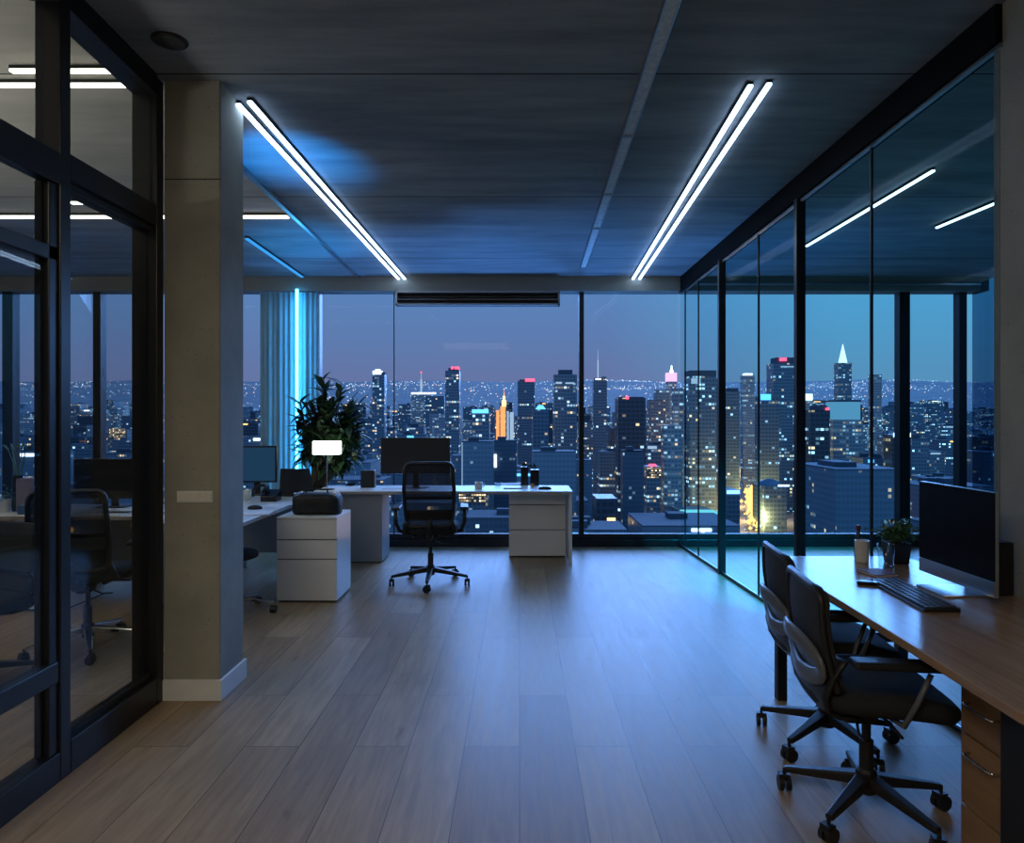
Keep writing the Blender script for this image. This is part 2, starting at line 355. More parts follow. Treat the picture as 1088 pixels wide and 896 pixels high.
# column
c = thing('column', '', '');  del c['category']; c['kind'] = 'structure'; c['label'] = 'square cast concrete column beside the glass partition'
MB().box((LX, 3.613, 0), (-1.553, 3.92, 3.23)).build('shaft', M_col, c, bevel=.006)
MB().box((LX+.005, 3.608, 2.70), (-1.549, 3.614, 2.704)).build('joint', M_gap, c)
struct('baseboard_column', MB().box((LX, 3.597, 0), (-1.540, 3.935, .107)), M_white, 'white baseboard around the column', bevel=.003)
sw = thing('switch_plate', 'long white switch plate on the column face', 'light switch', (0, 3.606, 1.055))
MB().box((-1.775, -.0, -.03), (-1.59, .009, .03)).build('plate', M_white, sw, bevel=.003)
for i in range(3): MB().box((-1.765+i*.058, -.005, -.022), (-1.713+i*.058, .001, .022)).build('rocker', M_cer, sw, bevel=.002)

# left partition (black steel, glazed)
def zs(Y): return ceil_z(Y)
p = sempty('window_1', 'black steel framed glass partition on the left')
MB().box((LX-.13, 3.545, 0), (LX, 3.612, 3.2)).build('frame', M_steel, p, bevel=.004)
MB().box((LX-.105, 2.80, 0), (LX, 2.865, 3.24)).build('frame', M_steel, p, bevel=.004)
MB().box((LX-.105, 2.865, 0), (LX, 3.545, .14)).build('frame', M_steel, p, bevel=.006)
MB().box((LX-.07, 2.865, .14), (LX-.03, 3.545, .165)).build('frame', M_dark, p)
MB().box((LX-.06, 2.865, 2.44), (LX, 3.545, 2.55)).build('frame', M_steel, p, bevel=.006)
MB().box((LX-.1, 2.865, 2.415), (LX-.02, 3.545, 2.445)).build('frame', M_dark, p)
MB().hexa([(LX-.12, 2.865, 3.14), (LX, 2.865, 3.14), (LX, 3.545, 3.11), (LX-.12, 3.545, 3.11), (LX-.12, 2.865, 3.24), (LX, 2.865, 3.24), (LX, 3.545, 3.216), (LX-.12, 3.545, 3.216)]).build('frame', M_steel, p)
MB().box((LX-.056, 2.865, .165), (LX-.044, 3.545, 2.415)).build('pane', M_glassl, p)
MB().box((LX-.036, 2.865, 2.55), (LX-.024, 3.545, 3.13)).build('pane', M_glassl, p)
d = sempty('door_1', 'black steel framed glass door at the left edge')
MB().box((LX-.06, 1.75, .40), (LX-.005, 2.80, .485)).build('rail', M_steel, d, bevel=.005)
MB().box((LX-.08, 1.75, 0), (LX-.0, 2.80, .12)).build('rail', M_steel, d, bevel=.005)
MB().box((LX-.07, 1.75, 2.09), (LX-.01, 2.80, 2.15)).build('rail', M_steel, d, bevel=.005)
MB().box((LX-.06, 1.75, 2.40), (LX, 2.80, 2.53)).build('transom', M_steel, d, bevel=.005)
MB().box((LX-.07, 2.745, .12), (LX-.01, 2.80, 2.40)).build('stile', M_steel, d, bevel=.004)
MB().box((LX-.07, 1.75, .12), (LX-.01, 1.82, 3.2)).build('stile', M_steel, d, bevel=.004)
MB().hexa([(LX-.12, 1.75, 3.17), (LX, 1.75, 3.17), (LX, 2.80, 3.14), (LX-.12, 2.80, 3.14), (LX-.12, 1.75, 3.28), (LX, 1.75, 3.28), (LX, 2.80, 3.242), (LX-.12, 2.80, 3.242)]).build('head', M_steel, d)
for a, b in ((.12, .40), (.485, 2.09), (2.15, 2.40), (2.53, 3.15)):
    MB().box((LX-.04, 1.82, a), (LX-.028, 2.745, b)).build('pane', M_glassl, d)
struct('wall_left_front', MB().box((LX-.12, BY0, 0), (LX, 1.75, 3.38)), M_plaster, 'wall running back from the glass door')
struct('trim_1', MB().hexa([(-1.915, 3.92, ceil_z(3.92)-.03), (-1.88, 3.92, ceil_z(3.92)-.03), (-1.80, 7.9, ceil_z(7.9)-.02), (-1.83, 7.9, ceil_z(7.9)-.02),
     (-1.915, 3.92, ceil_z(3.92)), (-1.88, 3.92, ceil_z(3.92)), (-1.80, 7.9, ceil_z(7.9)), (-1.83, 7.9, ceil_z(7.9))]), M_alu, 'thin metal ceiling edge trim beyond the column')

# back soffit + window wall
SZ = 2.905
struct('beam', MB().box((BX0, 7.86, SZ), (BX1, 8.1, 3.1)), M_plaster, 'grey soffit above the back windows')
w = sempty('window_2', 'wide back window over the skyline')
WB, WT = .13, SZ
def mull(x0, x1, par, y0=7.94, y1=8.06, mat=M_steel, z0=WB, z1=WT): return MB().box((x0, y0, z0), (x1, y1, z1)).build('mullion', mat, par, bevel=.003)
def wx(px, Y=8.0): return (px-VX)/F*Y
MB().box((BX0, 7.92, 0), (wallx(8)+.0, 8.08, .085)).build('sill', M_steel, w, bevel=.006)
MB().box((BX0, 7.97, .085), (wallx(8)+.0, 8.05, .14)).build('sill', M_dark, w, bevel=.006)
mull(wx(615), wx(620), w); 
MB().box((wx(418.3), 7.99, .14), (wx(419.6), 8.01, SZ)).build('joint', M_dark, w)
mull(wx(333), wx(341), w); mull(wx(102), wx(110), w); mull(-5.9, -5.78, w)
for a, b in ((-7, -5.9), (-5.78, wx(102)), (wx(110), -2.95), (wx(341), wx(418.3)), (wx(419.6), wx(615)), (wx(620), wallx(8)-.02)):
    MB().box((a, 7.994, .14), (b, 8.006, SZ)).build('pane', M_glass, w)
w3 = sempty('window_3', 'back window of the glazed side room')
MB().box((wallx(8)+.0, 7.92, 0), (BX1, 8.08, .085)).build('sill', M_steel, w3, bevel=.006)
MB().box((wallx(8)+.0, 7.97, .085), (BX1, 8.05, .14)).build('sill', M_dark, w3, bevel=.006)
mull(wx(953), wx(964), w3); mull(wx(1016), wx(1024), w3)
MB().box((wallx(8), 7.845, 2.965), (5.2, 7.86, 2.985)).build('trim', M_alu, w3)
for a, b in ((wallx(8)-.0, wx(953)), (wx(964), wx(1016))): MB().box((a, 7.994, .14), (b, 8.006, SZ)).build('pane', M_glass, w3)
w4 = sempty('window_4', 'dark tinted side window of the glazed room')
MB().box((5.2, 6.9, .14), (5.21, 8.0, 3.0)).build('pane', M_glasst, w4)
MB().box((5.16, 6.88, 0), (5.26, 8.0, .14)).build('sill', M_steel, w4)
MB().box((5.17, 6.88, .14), (5.25, 6.94, 3.05)).build('mullion', M_steel, w4)

# right glass wall
g = sempty('window_5', 'frameless glass partition of the right side room')
def gp(Y, z, dx=0): return (wallx(Y)+dx, Y, z)
def gslab(Y0, Y1, z0, z1, a, b, z0b=None, z1b=None):
    z0b = z0 if z0b is None else z0b; z1b = z1 if z1b is None else z1b
    return MB().hexa([gp(Y0, z0, a), gp(Y0, z0, b), gp(Y1, z0b, b), gp(Y1, z0b, a), gp(Y0, z1, a), gp(Y0, z1, b), gp(Y1, z1b, b), gp(Y1, z1b, a)])
gslab(2.98, 7.93, 0, .02, -.012, .012).build('track', M_steel, g)
gslab(2.98, 7.93, .02, .032, -.012, -.006).build('track', M_alu, g)
gslab(2.98, 7.93, ceil_z(2.98)-.165, ceil_z(2.98), -.03, .05, ceil_z(7.93)-.165, ceil_z(7.93)).build('header', M_head, g)
gslab(2.98, 7.93, ceil_z(2.98)-.185, ceil_z(2.98)-.165, -.008, .012, ceil_z(7.93)-.185, ceil_z(7.93)-.165).build('track', M_alu, g)
js = [3.0, 3.995, 4.91, 5.66, 6.55, 7.28, 7.77, 7.93]
for i, (a, b) in enumerate(zip(js, js[1:])):
    gslab(a+.006, b-.006, .03, ceil_z(a)-.17, -.005, .005, .03, ceil_z(b)-.17).build('pane', M_glassr, g)
for Y, wd in ((4.91, .052), (6.55, .05)):
    MB().box((wallx(Y)-.035, Y-wd/2, 0), (wallx(Y)+.03, Y+wd/2, ceil_z(Y)-.16)).build('post', M_steel, g, bevel=.003)
for Y in (3.995, 5.66, 7.28, 7.77):
    MB().box((wallx(Y)-.007, Y-.007, .02), (wallx(Y)+.007, Y+.007, ceil_z(Y)-.16)).build('joint', M_blk, g)
MB().box((wallx(3.0)-.0, 2.995, 0), (wallx(3.0)+.05, 3.03, 3.2)).build('post', M_plaster, g)

# sheer curtain pier in the back left corner
def cur(u, v):
    x = -2.93+u*.66; return ((x, 7.87+.009*math.sin(u*70)+.005*math.sin(u*31), .02+v*2.87), (0, 1, 0))
tag(MB().slab(cur, 90, 6, .006).build('sheer_curtain', M_blind, smooth=True), 'pale sheer curtain gathered in the blue-lit back corner behind the plant', 'curtain')

# ---------------------------------------------------------------- ceiling lights
def strip(name, label, p0, p1, wd, mat, group=None, depth=.012, body=True):
    p0, p1 = Vector(p0), Vector(p1); t = thing(name, label, 'light', (0, 0, 0), 0, group)
    dz = Vector((0, 0, 1))
    if body: MB().beam(p0+dz*(.008), p1+dz*(.008), wd*1.25, .016).build('housing', M_steel, t)
    MB().beam(p0-dz*depth*.5, p1-dz*depth*.5, wd, depth).build('diffuser', mat, t)
    return t
def cpt(x, y): return on_ceil(x, y, .02)
strip('strip_light', 'long white ceiling strip of the left pair, nearer the room centre', cpt(265, 107), cpt(430.5, 296.5), .024, M_led, 'ceiling light strips')
strip('strip_light', 'long white ceiling strip of the left pair, running out from the column', cpt(253, 110), cpt(424, 296.5), .024, M_led, 'ceiling light strips')
strip('strip_light', 'white ceiling strip of the right pair, nearer the room centre', cpt(797.5, 90), cpt(672.5, 296), .024, M_led, 'ceiling light strips')
strip('strip_light', 'white ceiling strip of the right pair, nearer the glass partition', cpt(817.5, 88), cpt(679.5, 296), .024, M_led, 'ceiling light strips')
strip('strip_light', 'white strip light in the side room ceiling, starting by the thick glass post', cpt(857, 261), cpt(992, 180.5), .02, M_ledr, 'side room light strips')
strip('strip_light', 'short white strip light in the side room ceiling, ending at the concrete wall', cpt(995, 241.5), cpt(1075, 208), .02, M_ledr, 'side room light strips')
def hstrip(y, x0, x1, label, wd=.03):
    a = cpt(x0, y); b = a.copy(); b.x = (x1-VX)/F*a.y
    strip('strip_light', label, a, b, wd, M_ledw, 'left office light strips')
hstrip(89.5, -420, 158, 'warm white strip across the left office ceiling, longer of the front pair')
hstrip(74.5, 12, 137, 'warm white strip across the left office ceiling, shorter of the front pair')
hstrip(230, -330, 306, 'warm white strip across the left office ceiling near the windows', .05)
hstrip(215, 76, 87, 'tiny warm white light in the left office ceiling seen past the post', .04)
strip('cove_light', 'thin blue glowing line on the ceiling leading into the back corner', cpt(262, 253), cpt(321, 294), .03, M_ledb2)
tag(MB().cyl((-2.492, 7.80, 1.46), .016, 2.90, 'Z', 12).cyl((-2.492, 7.80, .012), .05, .024, 'Z', 20).build('tube_light', M_ledb), 'vertical cyan light tube standing in the back left corner behind the plant', 'light')
# recessed aluminium track
t = thing('ceiling_track', 'long unlit metal track along the middle of the ceiling', 'track')
a, b = on_ceil(719, -20, .0), on_ceil(619.5, 281, .0)
MB().beam(a-Vector((0, 0, .016)), b-Vector((0, 0, .016)), .055, .032).build('channel', pm('galvanised', (.72, .78, .86), .45, .0, var=.45, scale=30, bump=.9, bscale=60), t)
for sx in (-.03, .03): MB().beam(a+Vector((sx, 0, -.022)), b+Vector((sx, 0, -.022)), .006, .044).build('rail', M_alu, t)
for k in (.30, .52, .70): 
    q = a.lerp(b, k); MB().box((q.x-.033, q.y-.012, q.z-.046), (q.x+.033, q.y+.012, q.z)).build('clip', M_alu, t)
cs = thing('ceiling_speaker', 'round dark ceiling speaker above the column', 'speaker', on_ceil(180, 43.5))
MB().lathe([(.073, -.006), (.08, -.003), (.08, 0)], n=32).build('ring', M_dark, cs)
MB().lathe([(.066, -.008), (.066, 0)], n=32).build('grille', M_fabg, cs)
# slot diffuser under the soffit
v = thing('air_vent', 'long grey slotted air vent hanging at the top of the back window', 'vent')
x0, x1 = wx(420, 7.8), wx(595, 7.8); z1, z0 = at(0, 309, 7.8).z, at(0, 324, 7.8).z
h = MB(); h.box((x0, 7.80, z0), (x0+.02, 7.93, z1)).box((x1-.02, 7.80, z0), (x1, 7.93, z1)).box((x0, 7.80, z1-.02), (x1, 7.93, z1)).box((x0, 7.80, z0), (x1, 7.93, z0+.018)).box((x0, 7.90, z0), (x1, 7.93, z1))
h.build('housing', pm('vent_grey', (.3, .31, .33), .5), v)
for k in range(3):
    zz = z0+.04+k*.037; MB().box((x0+.02, 7.82, zz), (x1-.02, 7.88, zz+.008), ('X', .5), (0, 7.85, zz)).build('slat', M_alu if k == 1 else M_dark, v)

# ---------------------------------------------------------------- chairs
def make_chair(name, label, top, style, arms=True, rz=0, loc=(0, 0, 0), seat_z=.47, base_mat=M_blk, spin=0.0):
    """faces local +Y"""
    t = thing(name, label, 'chair', loc, rz)
    # base
    MB().lathe([(.030, .075), (.036, .08), (.036, .155), (.028, .165)], n=16).build('hub', M_blk, t, smooth=False)
    LR = .345 if style == 'tall' else .29
    for k in range(5):
        a = 2*PI*k/5+spin; c_, s_ = math.cos(a), math.sin(a)
        lg = MB().beam((c_*.028, s_*.028, .125), (c_*LR, s_*LR, .085), (.052, .028), (.042, .022)).build('leg', base_mat, t, bevel=.006)
        cb = MB(); cb.cyl((0, 0, 0), .028, .018, 'X', 16); cb2 = cb
        before = list(cb.bm.verts); bmesh.ops.translate(cb.bm, verts=before, vec=(-.014, 0, 0))
        ex = set(cb.bm.verts); cb.cyl((.014, 0, 0), .028, .018, 'X', 16)
        cb.box((-.02, -.012, .012), (.02, .022, .036))
        cb.cyl((0, 0, .045), .007, .03, 'Z', 8)
        ca = a*1.7+.6
        bmesh.ops.rotate(cb.bm, verts=list(cb.bm.verts), matrix=Matrix.Rotation(ca, 3, 'Z'))
        cb.build('caster', M_blk, lg, loc=(c_*LR, s_*LR, .029))
    MB().lathe([(.025, .16), (.025, .27), (.016, .272), (.016, seat_z-.08)], n=14).build('gas_lift', M_blk if style != 'low' else M_dark, t, smooth=False)
    mm = MB(); mm.box((-.08, -.11, seat_z-.085), (.08, .10, seat_z-.045)); mm.box((-.045, -.09, seat_z-.13), (.045, .03, seat_z-.08))
    mm.build('tilt_mechanism', M_dark, t, bevel=.012)
    lv = MB().tube([(.06, .02, seat_z-.075), (.15, .03, seat_z-.08), (.24, .03, seat_z-.085)], .006, 6)
    lv.tube([(.05, -.05, seat_z-.12), (.10, -.06, seat_z-.14), (.16, -.06, seat_z-.14)], .005, 6); lv.build('lever', M_dark, t)
    # seat
    secs = []
    for z, k in ((-.045, .80), (-.035, .93), (-.01, 1.0), (.015, .995), (.03, .94), (.038, .80)):
        ring = []
        for j in range(28):
            a = 2*PI*j/28; cx, sy = math.cos(a), math.sin(a)
            e = .45; X = .25*abs(cx)**e*(1 if cx >= 0 else -1); Y = .245*abs(sy)**e*(1 if sy >= 0 else -1)
            X *= (1-.08*(Y < 0)*abs(Y)/.245)
            droop = -.03*max(0, Y-.1)/.145
            ring.append((X*k, Y*k+.015, seat_z+z+droop+.008*(X/.25)**2))
        secs.append(ring)
    MB().loft(secs).build('seat', M_fab, t, smooth=True)
    # back surface
    z0, z1 = seat_z+.04, top
    def bp(u, v_):  # u -1..1, v 0..1
        w = .185+.025*math.sin(min(1, v_*1.25)*PI*.75)
        if style == 'low': w = .225-.02*v_
        z = z0+(z1-z0)*v_
        y = -.235-.02*math.sin(v_*PI*1.1)+.03*math.sin(v_*PI*2)*.6-.10*v_ + .035*(1-u*u)*-1*.6
        if style == 'low': y = -.165-.055*v_-.02*math.sin(v_*PI)-.025*(1-u*u)
        return Vector((u*w, y, z))
    loop = []
    rc = .28
    for i in range(9): loop.append((1-rc*(1-math.cos(i/8*PI/2)) if False else 1-rc+rc*math.cos(i/8*PI/2), 1-rc*.45+rc*.45*math.sin(i/8*PI/2)))
    for i in range(9): loop.append((-(1-rc)-rc*math.sin(i/8*PI/2), 1-rc*.45+rc*.45*math.cos(i/8*PI/2)))
    for v_ in (.8, .6, .4, .2): loop.append((-1, v_))
    for i in range(7): loop.append((-(1-rc)-rc*math.cos(i/6*PI/2), .08-.08*math.sin(i/6*PI/2)))
    for i in range(7): loop.append(((1-rc)+rc*math.sin(i/6*PI/2), .08-.08*math.cos(i/6*PI/2)))
    for v_ in (.2, .4, .6, .8): loop.append((1, v_))
    br = t
    MB().tube([bp(*q) for q in loop], .016 if style == 'tall' else .014, 8, True).build('back_frame', M_blk, br, smooth=True)
    # infill: grid clipped to rounded rectangle by scaling u near top/bottom
    def infill(u, v_):
        vv = v_; s = 1.0
        if vv > 1-rc*.45: q = (vv-(1-rc*.45))/(rc*.45); s = (1-rc)+rc*math.sqrt(max(0, 1-q*q))
        if vv < .08: q = (.08-vv)/.08; s = (1-rc)+rc*math.sqrt(max(0, 1-q*q))
        return (bp((u*2-1)*s*.985, vv), Vector((0, 1, 0)))
    if style == 'tall':
        MB().slab(infill, 14, 22, .003).build('mesh_back', M_mesh, br, smooth=True)
        def lum(u, v_):
            p_ = bp((u*2-1)*.93, .10+.16*v_); return (p_+Vector((0, .012, 0)), Vector((0, .02, 0)).normalized())
        MB().slab(lum, 10, 3, .015).build('lumbar_pad', M_fab, br, smooth=True)
        def bar(u, v_):
            p_ = bp((u*2-1)*.93, .43+.055*v_); return (p_+Vector((0, .01, 0)), Vector((0, 1, 0)))
        MB().slab(bar, 10, 2, .012).build('lumbar_bar', M_blk, br, smooth=True)
    else:
        MB().slab(infill, 14, 22, .03).build('back_cushion', M_fabg, br, smooth=True)
        pts = []
        for i in range(28):
            a = 2*PI*i/28; u, v_ = .93*math.cos(a)*(1 if math.sin(a) < 0 else .97), .25+.20*math.sin(a)
            q = bp(u, max(0, v_)); pts.append(q+Vector((0, -.020-.020*(1-abs(u)), 0)))
        lr = MB().tube(pts, .034, 8, True, flat=.4, up=(0, 1, 0)).build('lumbar_ring', M_grip, br, smooth=True)
        def lp(u, v_):
            q = bp((u*2-1)*.72*math.sqrt(max(.02, 1-(v_*2-1)**2*.85)), .10+.30*v_); return (q+Vector((0, -.006, 0)), Vector((0, -1, 0)))
        MB().slab(lp, 8, 6, .012).build('lumbar_pad', pm('slate_pad', (.08, .12, .17), .4), br, smooth=True)
    # spine
    if style == 'tall': MB().tube([(0, -.06, seat_z-.07), (0, -.20, seat_z-.065), (0, -.275, seat_z-.01), bp(0, .12)+Vector((0, -.03, 0))], [.03, .03, .028, .02], 8).build('back_bracket', M_blk, br, smooth=True)
    if style == 'low':
        cv = [(-.155, .16), (-.195, .09), (-.215, .02), (-.205, -.035), (-.16, -.066), (-.09, -.078)]
        def shell(u, v_):
            f_ = v_*5; i_ = min(4, int(f_)); k_ = f_-i_; y_ = cv[i_][0]*(1-k_)+cv[i_+1][0]*k_; z_ = cv[i_][1]*(1-k_)+cv[i_+1][1]*k_
            uu = u*2-1; return (Vector((uu*(.238-.05*v_*v_), y_-.03*(1-uu*uu)*(1-v_), seat_z+z_+.02*uu*uu*v_)), Vector((0, .3, 1)).normalized() if v_ > .7 else Vector((0, 1, 0)))
        MB().slab(shell, 14, 15, .014).build('back_shell', M_blk, br, smooth=True)
    for s in ((-1, 1) if style == 'tall' else ()):
        MB().tube([bp(s*.97, .1), (s*.215, -.20, seat_z-.01), (s*.13, -.12, seat_z-.055)], [.02, .024, .02], 8).build('back_bracket', M_blk, br, smooth=True)
    if arms:
        for s in (-1, 1):
            if style == 'tall':
                A = MB().tube([(s*.18, -.02, seat_z-.05), (s*.27, -.03, seat_z-.03), (s*.30, -.04, seat_z+.05), (s*.30, -.045, seat_z+.17)], [.016, .018, .018, .016], 8)
            else:
                A = MB().tube([(s*.15, .02, seat_z-.05), (s*.255, .03, seat_z-.04), (s*.285, .06, seat_z+.05), (s*.29, .10, seat_z+.15)], [.010, .010, .009, .009], 8)
            ar = A.build('armrest', M_blk if style == 'tall' else M_grip, t, smooth=True)
            pad = MB().box((s*.295-.038, -.15, seat_z+.165), (s*.295+.038, .13, seat_z+.192))
            pad.build('arm_pad', M_blk, ar, bevel=.012, seg=3)
    return t
make_chair('office_chair', 'tall black mesh office chair at the white back desk', 1.085, 'tall', True, math.radians(5), ((457.5-VX)/F*6.18, 6.18, 0), .50, spin=math.radians(-93))
make_chair('office_chair', 'low-backed black office chair at the oak desk, nearer the viewer', .865, 'low', True, math.radians(-97), (1.287, 2.585, 0), .47, M_dark, spin=math.radians(29))
make_chair('office_chair', 'low-backed black office chair at the oak desk, the farther one behind its neighbour', .865, 'low', True, math.radians(-96), (1.385, 3.14, 0), .47, M_dark, spin=math.radians(24))
make_chair('office_chair', 'black mesh office chair with chrome base behind the left glass partition', 1.03, 'tall', True, math.radians(14), (-2.74, 4.42, 0), .50, M_chrome, spin=math.radians(-70))
make_chair('office_chair', 'blue-lit office chair at the left edge, mostly hidden by the door frame', .86, 'low', False, math.radians(160), (-2.95, 3.75, 0), .46, M_blk, spin=.4)
st = thing('swivel_stool', 'swivel stool on a chrome star base tucked under the left desk past the column', 'stool', (-2.13, 5.22, 0))
MB().lathe([(.03, .07), (.03, .15)], n=14).build('hub', M_chrome, st)
for k in range(5):
    a = 2*PI*k/5+.06; lg = MB().beam((math.cos(a)*.02, math.sin(a)*.02, .115), (math.cos(a)*.28, math.sin(a)*.28, .08), (.04, .024), (.03, .018)).build('leg', M_chrome, st, bevel=.005)
    MB().cyl((math.cos(a)*.28, math.sin(a)*.28, .028), .028, .04, 'X', 14).build('caster', M_blk, lg)
MB().lathe([(.022, .15), (.022, .42)], n=12).build('gas_lift', M_dark, st)
MB().lathe([(.13, .41), (.16, .42), (.165, .445), (.15, .465), (.0, .47)], n=24).build('seat', M_fab, st, smooth=True)

# ---------------------------------------------------------------- oak desk on the right
ok = thing('oak_desk', 'long oak-topped desk along the right concrete wall', 'desk', (1.66, 2.7, 0))
def lc(o, p): return Vector(p)-o.location
ZT = .73
poly = [(1.32, 3.70), (2.045, 3.70), (2.045, 1.68)]
for i in range(7):
    a = PI/2*i/6; poly.append((1.245+.06-.06*math.sin(a), 1.68+.06-.06*math.cos(a)))
tb = MB()
lo = [(x-1.66, y-2.7, ZT-.03) for x, y in poly]; hi = [(x-1.66, y-2.7, ZT) for x, y in poly]
tb.loft([lo, hi]).build('desktop', M_wood, ok, bevel=.003)
def lbox(o, a, b, name, mat, bevel=.003, parent=None):
    return MB().box(lc(o, a), lc(o, b)).build(name, mat, parent or o, bevel=bevel)
lbox(ok, (1.335, 3.60, 0), (1.385, 3.65, .70), 'leg', M_steel); lbox(ok, (1.96, 3.60, 0), (2.01, 3.65, .70), 'leg', M_steel)
lbox(ok, (1.96, 2.66, 0), (2.01, 2.70, .70), 'leg', M_steel)
lbox(ok, (1.385, 3.61, .30), (1.96, 3.64, .35), 'crossbar', M_steel)
lbox(ok, (1.34, 2.2, .665), (1.38, 3.60, .70), 'crossbar', M_steel)
lbox(ok, (1.38, 3.61, .655), (1.96, 3.64, .70), 'crossbar', M_steel)
lbox(ok, (1.40, 1.80, 0), (2.03, 2.03, .70), 'end_panel', M_steel)
cab = thing('drawer_cabinet', 'oak drawer cabinet with chrome bar handles under the near desk end', 'cabinet', (1.75, 2.155, 0))
lbox(cab, (1.462, 2.035, 0), (2.03, 2.285, .695), 'body', M_woodv)
for z0_, z1_, hz in ((.0, .20, None), (.205, .435, .385), (.44, .69, .545)):
    f = lbox(cab, (1.447, 2.037, z0_+.002), (1.462, 2.283, z1_), 'drawer', M_woodv, .002)
    if hz:
        q = lambda x, y, z: lc(cab, (x, y, z))
        MB().tube([q(1.447, 2.10, hz), q(1.425, 2.105, hz), q(1.422, 2.12, hz), q(1.422, 2.22, hz), q(1.425, 2.235, hz), q(1.447, 2.24, hz)], .0045, 8).build('handle', M_chrome, f, smooth=True)
# desktop computer
im = thing('computer_monitor', 'large black-screened monitor with silver chin and foot on the oak desk', 'monitor', (1.86, 2.93, ZT))
S = MB().box((-.025, -.245, .035), (-.010, .265, .445)).build('bezel', M_alu, im, bevel=.004)
MB().box((-.028, -.243, .098), (-.0245, .263, .443)).build('screen', M_scr, im)
MB().box((-.0285, -.243, .037), (-.0245, .263, .096)).build('chin', M_alu, im)
MB().box((-.01, -.2, .08), (.02, .22, .40)).build('rear_shell', M_alu, im, bevel=.014, seg=3)
MB().beam((.075, .01, .008), (.02, .01, .20), .16, .008, (1, 0, 0)).build('stand', M_alu, im)
MB().box((-.13, -.09, 0), (.085, .11, .008)).build('foot', M_alu, im, bevel=.003)
sp = thing('desk_speaker', 'slim black speaker against the concrete wall behind the monitor', 'speaker', (2.005, 2.90, ZT))
MB().box((-.03, -.035, 0), (.03, .035, .22)).build('body', M_blk, sp, bevel=.005); MB().box((-.034, -.028, .02), (-.03, .028, .2)).build('grille', M_fab, sp)
kb = thing('keyboard', 'black keyboard lying along the oak desk', 'keyboard', (1.605, 2.87, ZT), math.radians(-4))
MB().hexa([(-.065, -.25, 0), (.07, -.25, 0), (.07, .25, 0), (-.065, .25, 0), (-.065, -.25, .008), (.07, -.25, .018), (.07, .25, .018), (-.065, .25, .008)]).build('body', M_blk, kb, bevel=.002)
ky = MB()
for r in range(5):
    for c_ in range(16):
        x = -.052+r*.023; y = -.238+c_*.03; z = .0095+(x+.065)*.075
        ky.box((x, y, z), (x+.018, y+.025, z+.006))
ky.build('keys', pm('key_caps', (.06, .065, .075), .4), kb)
tag(MB().box((-.022, -.05, 0), (.022, .05, .016)).build('usb_remote', M_blkg, bevel=.006, loc=(1.535, 3.06, ZT)), 'small black remote lying beside the keyboard', 'remote').rotation_euler = (0, 0, 1.2)
nb = thing('notebook', 'thin dark red notebook on the oak desk near the glass cup', 'notebook', (1.68, 3.27, ZT), .2)
MB().box((-.06, -.07, 0), (.06, .07, .003)).build('cover', M_red, nb); MB().box((-.057, -.067, .003), (.055, .067, .010)).build('pages', M_paper, nb); MB().box((-.06, -.07, .010), (.06, .07, .0125)).build('cover', M_red, nb)
tag(MB().lathe([(.030, 0), (.032, .003), (.034, .11), (.031, .11), (.029, .006), (.0, .006)], n=24).build('candle_jar', M_cer, smooth=False, loc=(1.745, 3.55, ZT)), 'pale ceramic jar beside the potted plant on the oak desk', 'jar')
bo = thing('small_bottle', 'small dark bottle with red cap behind the ceramic jar', 'bottle', (1.765, 3.63, ZT))
MB().lathe([(.018, 0), (.02, .005), (.02, .10), (.009, .13), (.009, .15)], n=16).build('body', pm('bottle_glass', (.03, .05, .1), .15), bo, smooth=True); MB().lathe([(.011, .15), (.011, .175)], n=14).build('cap', M_red, bo)
tag(MB().lathe([(.034, 0), (.036, .002), (.04, .115), (.037, .115), (.033, .006), (.0, .006)], n=24).build('drinking_glass', M_cup, smooth=True, loc=(1.80, 3.42, ZT)), 'clear drinking glass in front of the potted plant', 'glass')
pp = thing('potted_plant', 'small bushy green plant in a square black pot on the oak desk', 'plant', (1.91, 3.53, ZT))
MB().hexa([(-.042, -.042, 0), (.042, -.042, 0), (.042, .042, 0), (-.042, .042, 0), (-.052, -.052, .105), (.052, -.052, .105), (.052, .052, .105), (-.052, .052, .105)]).build('pot', M_blk, pp, bevel=.003)
MB().box((-.046, -.046, .1), (.046, .046, .106)).build('soil', M_soil, pp)
def leafmesh(mb, base, d, ln, wd, curl, R_, up=Vector((0, 0, 1)), clampY=None):
    d = d.normalized(); x = d.cross(up)
    if x.length < .05: x = Vector((1, 0, 0))
    x.normalize(); n_ = x.cross(d)
    rows = []
    for i in range(6):
        s = i/5; w_ = wd*math.sin(PI*(s**.75))*.5+.0005
        c0 = base+d*ln*s+n_*(-curl*ln*s*s)
        rows.append([c0-x*w_+n_*w_*.35, c0, c0+x*w_+n_*w_*.35])
    if clampY is not None:
        for r_ in rows:
            for q in r_: q.y = min(q.y, clampY)
    V = [[mb.bm.verts.new(q) for q in r_] for r_ in rows]
    for a_, b_ in zip(V, V[1:]):
        mb.bm.faces.new((a_[0], a_[1], b_[1], b_[0])); mb.bm.faces.new((a_[1], a_[2], b_[2], b_[1]))
lf = MB(); stm = MB()
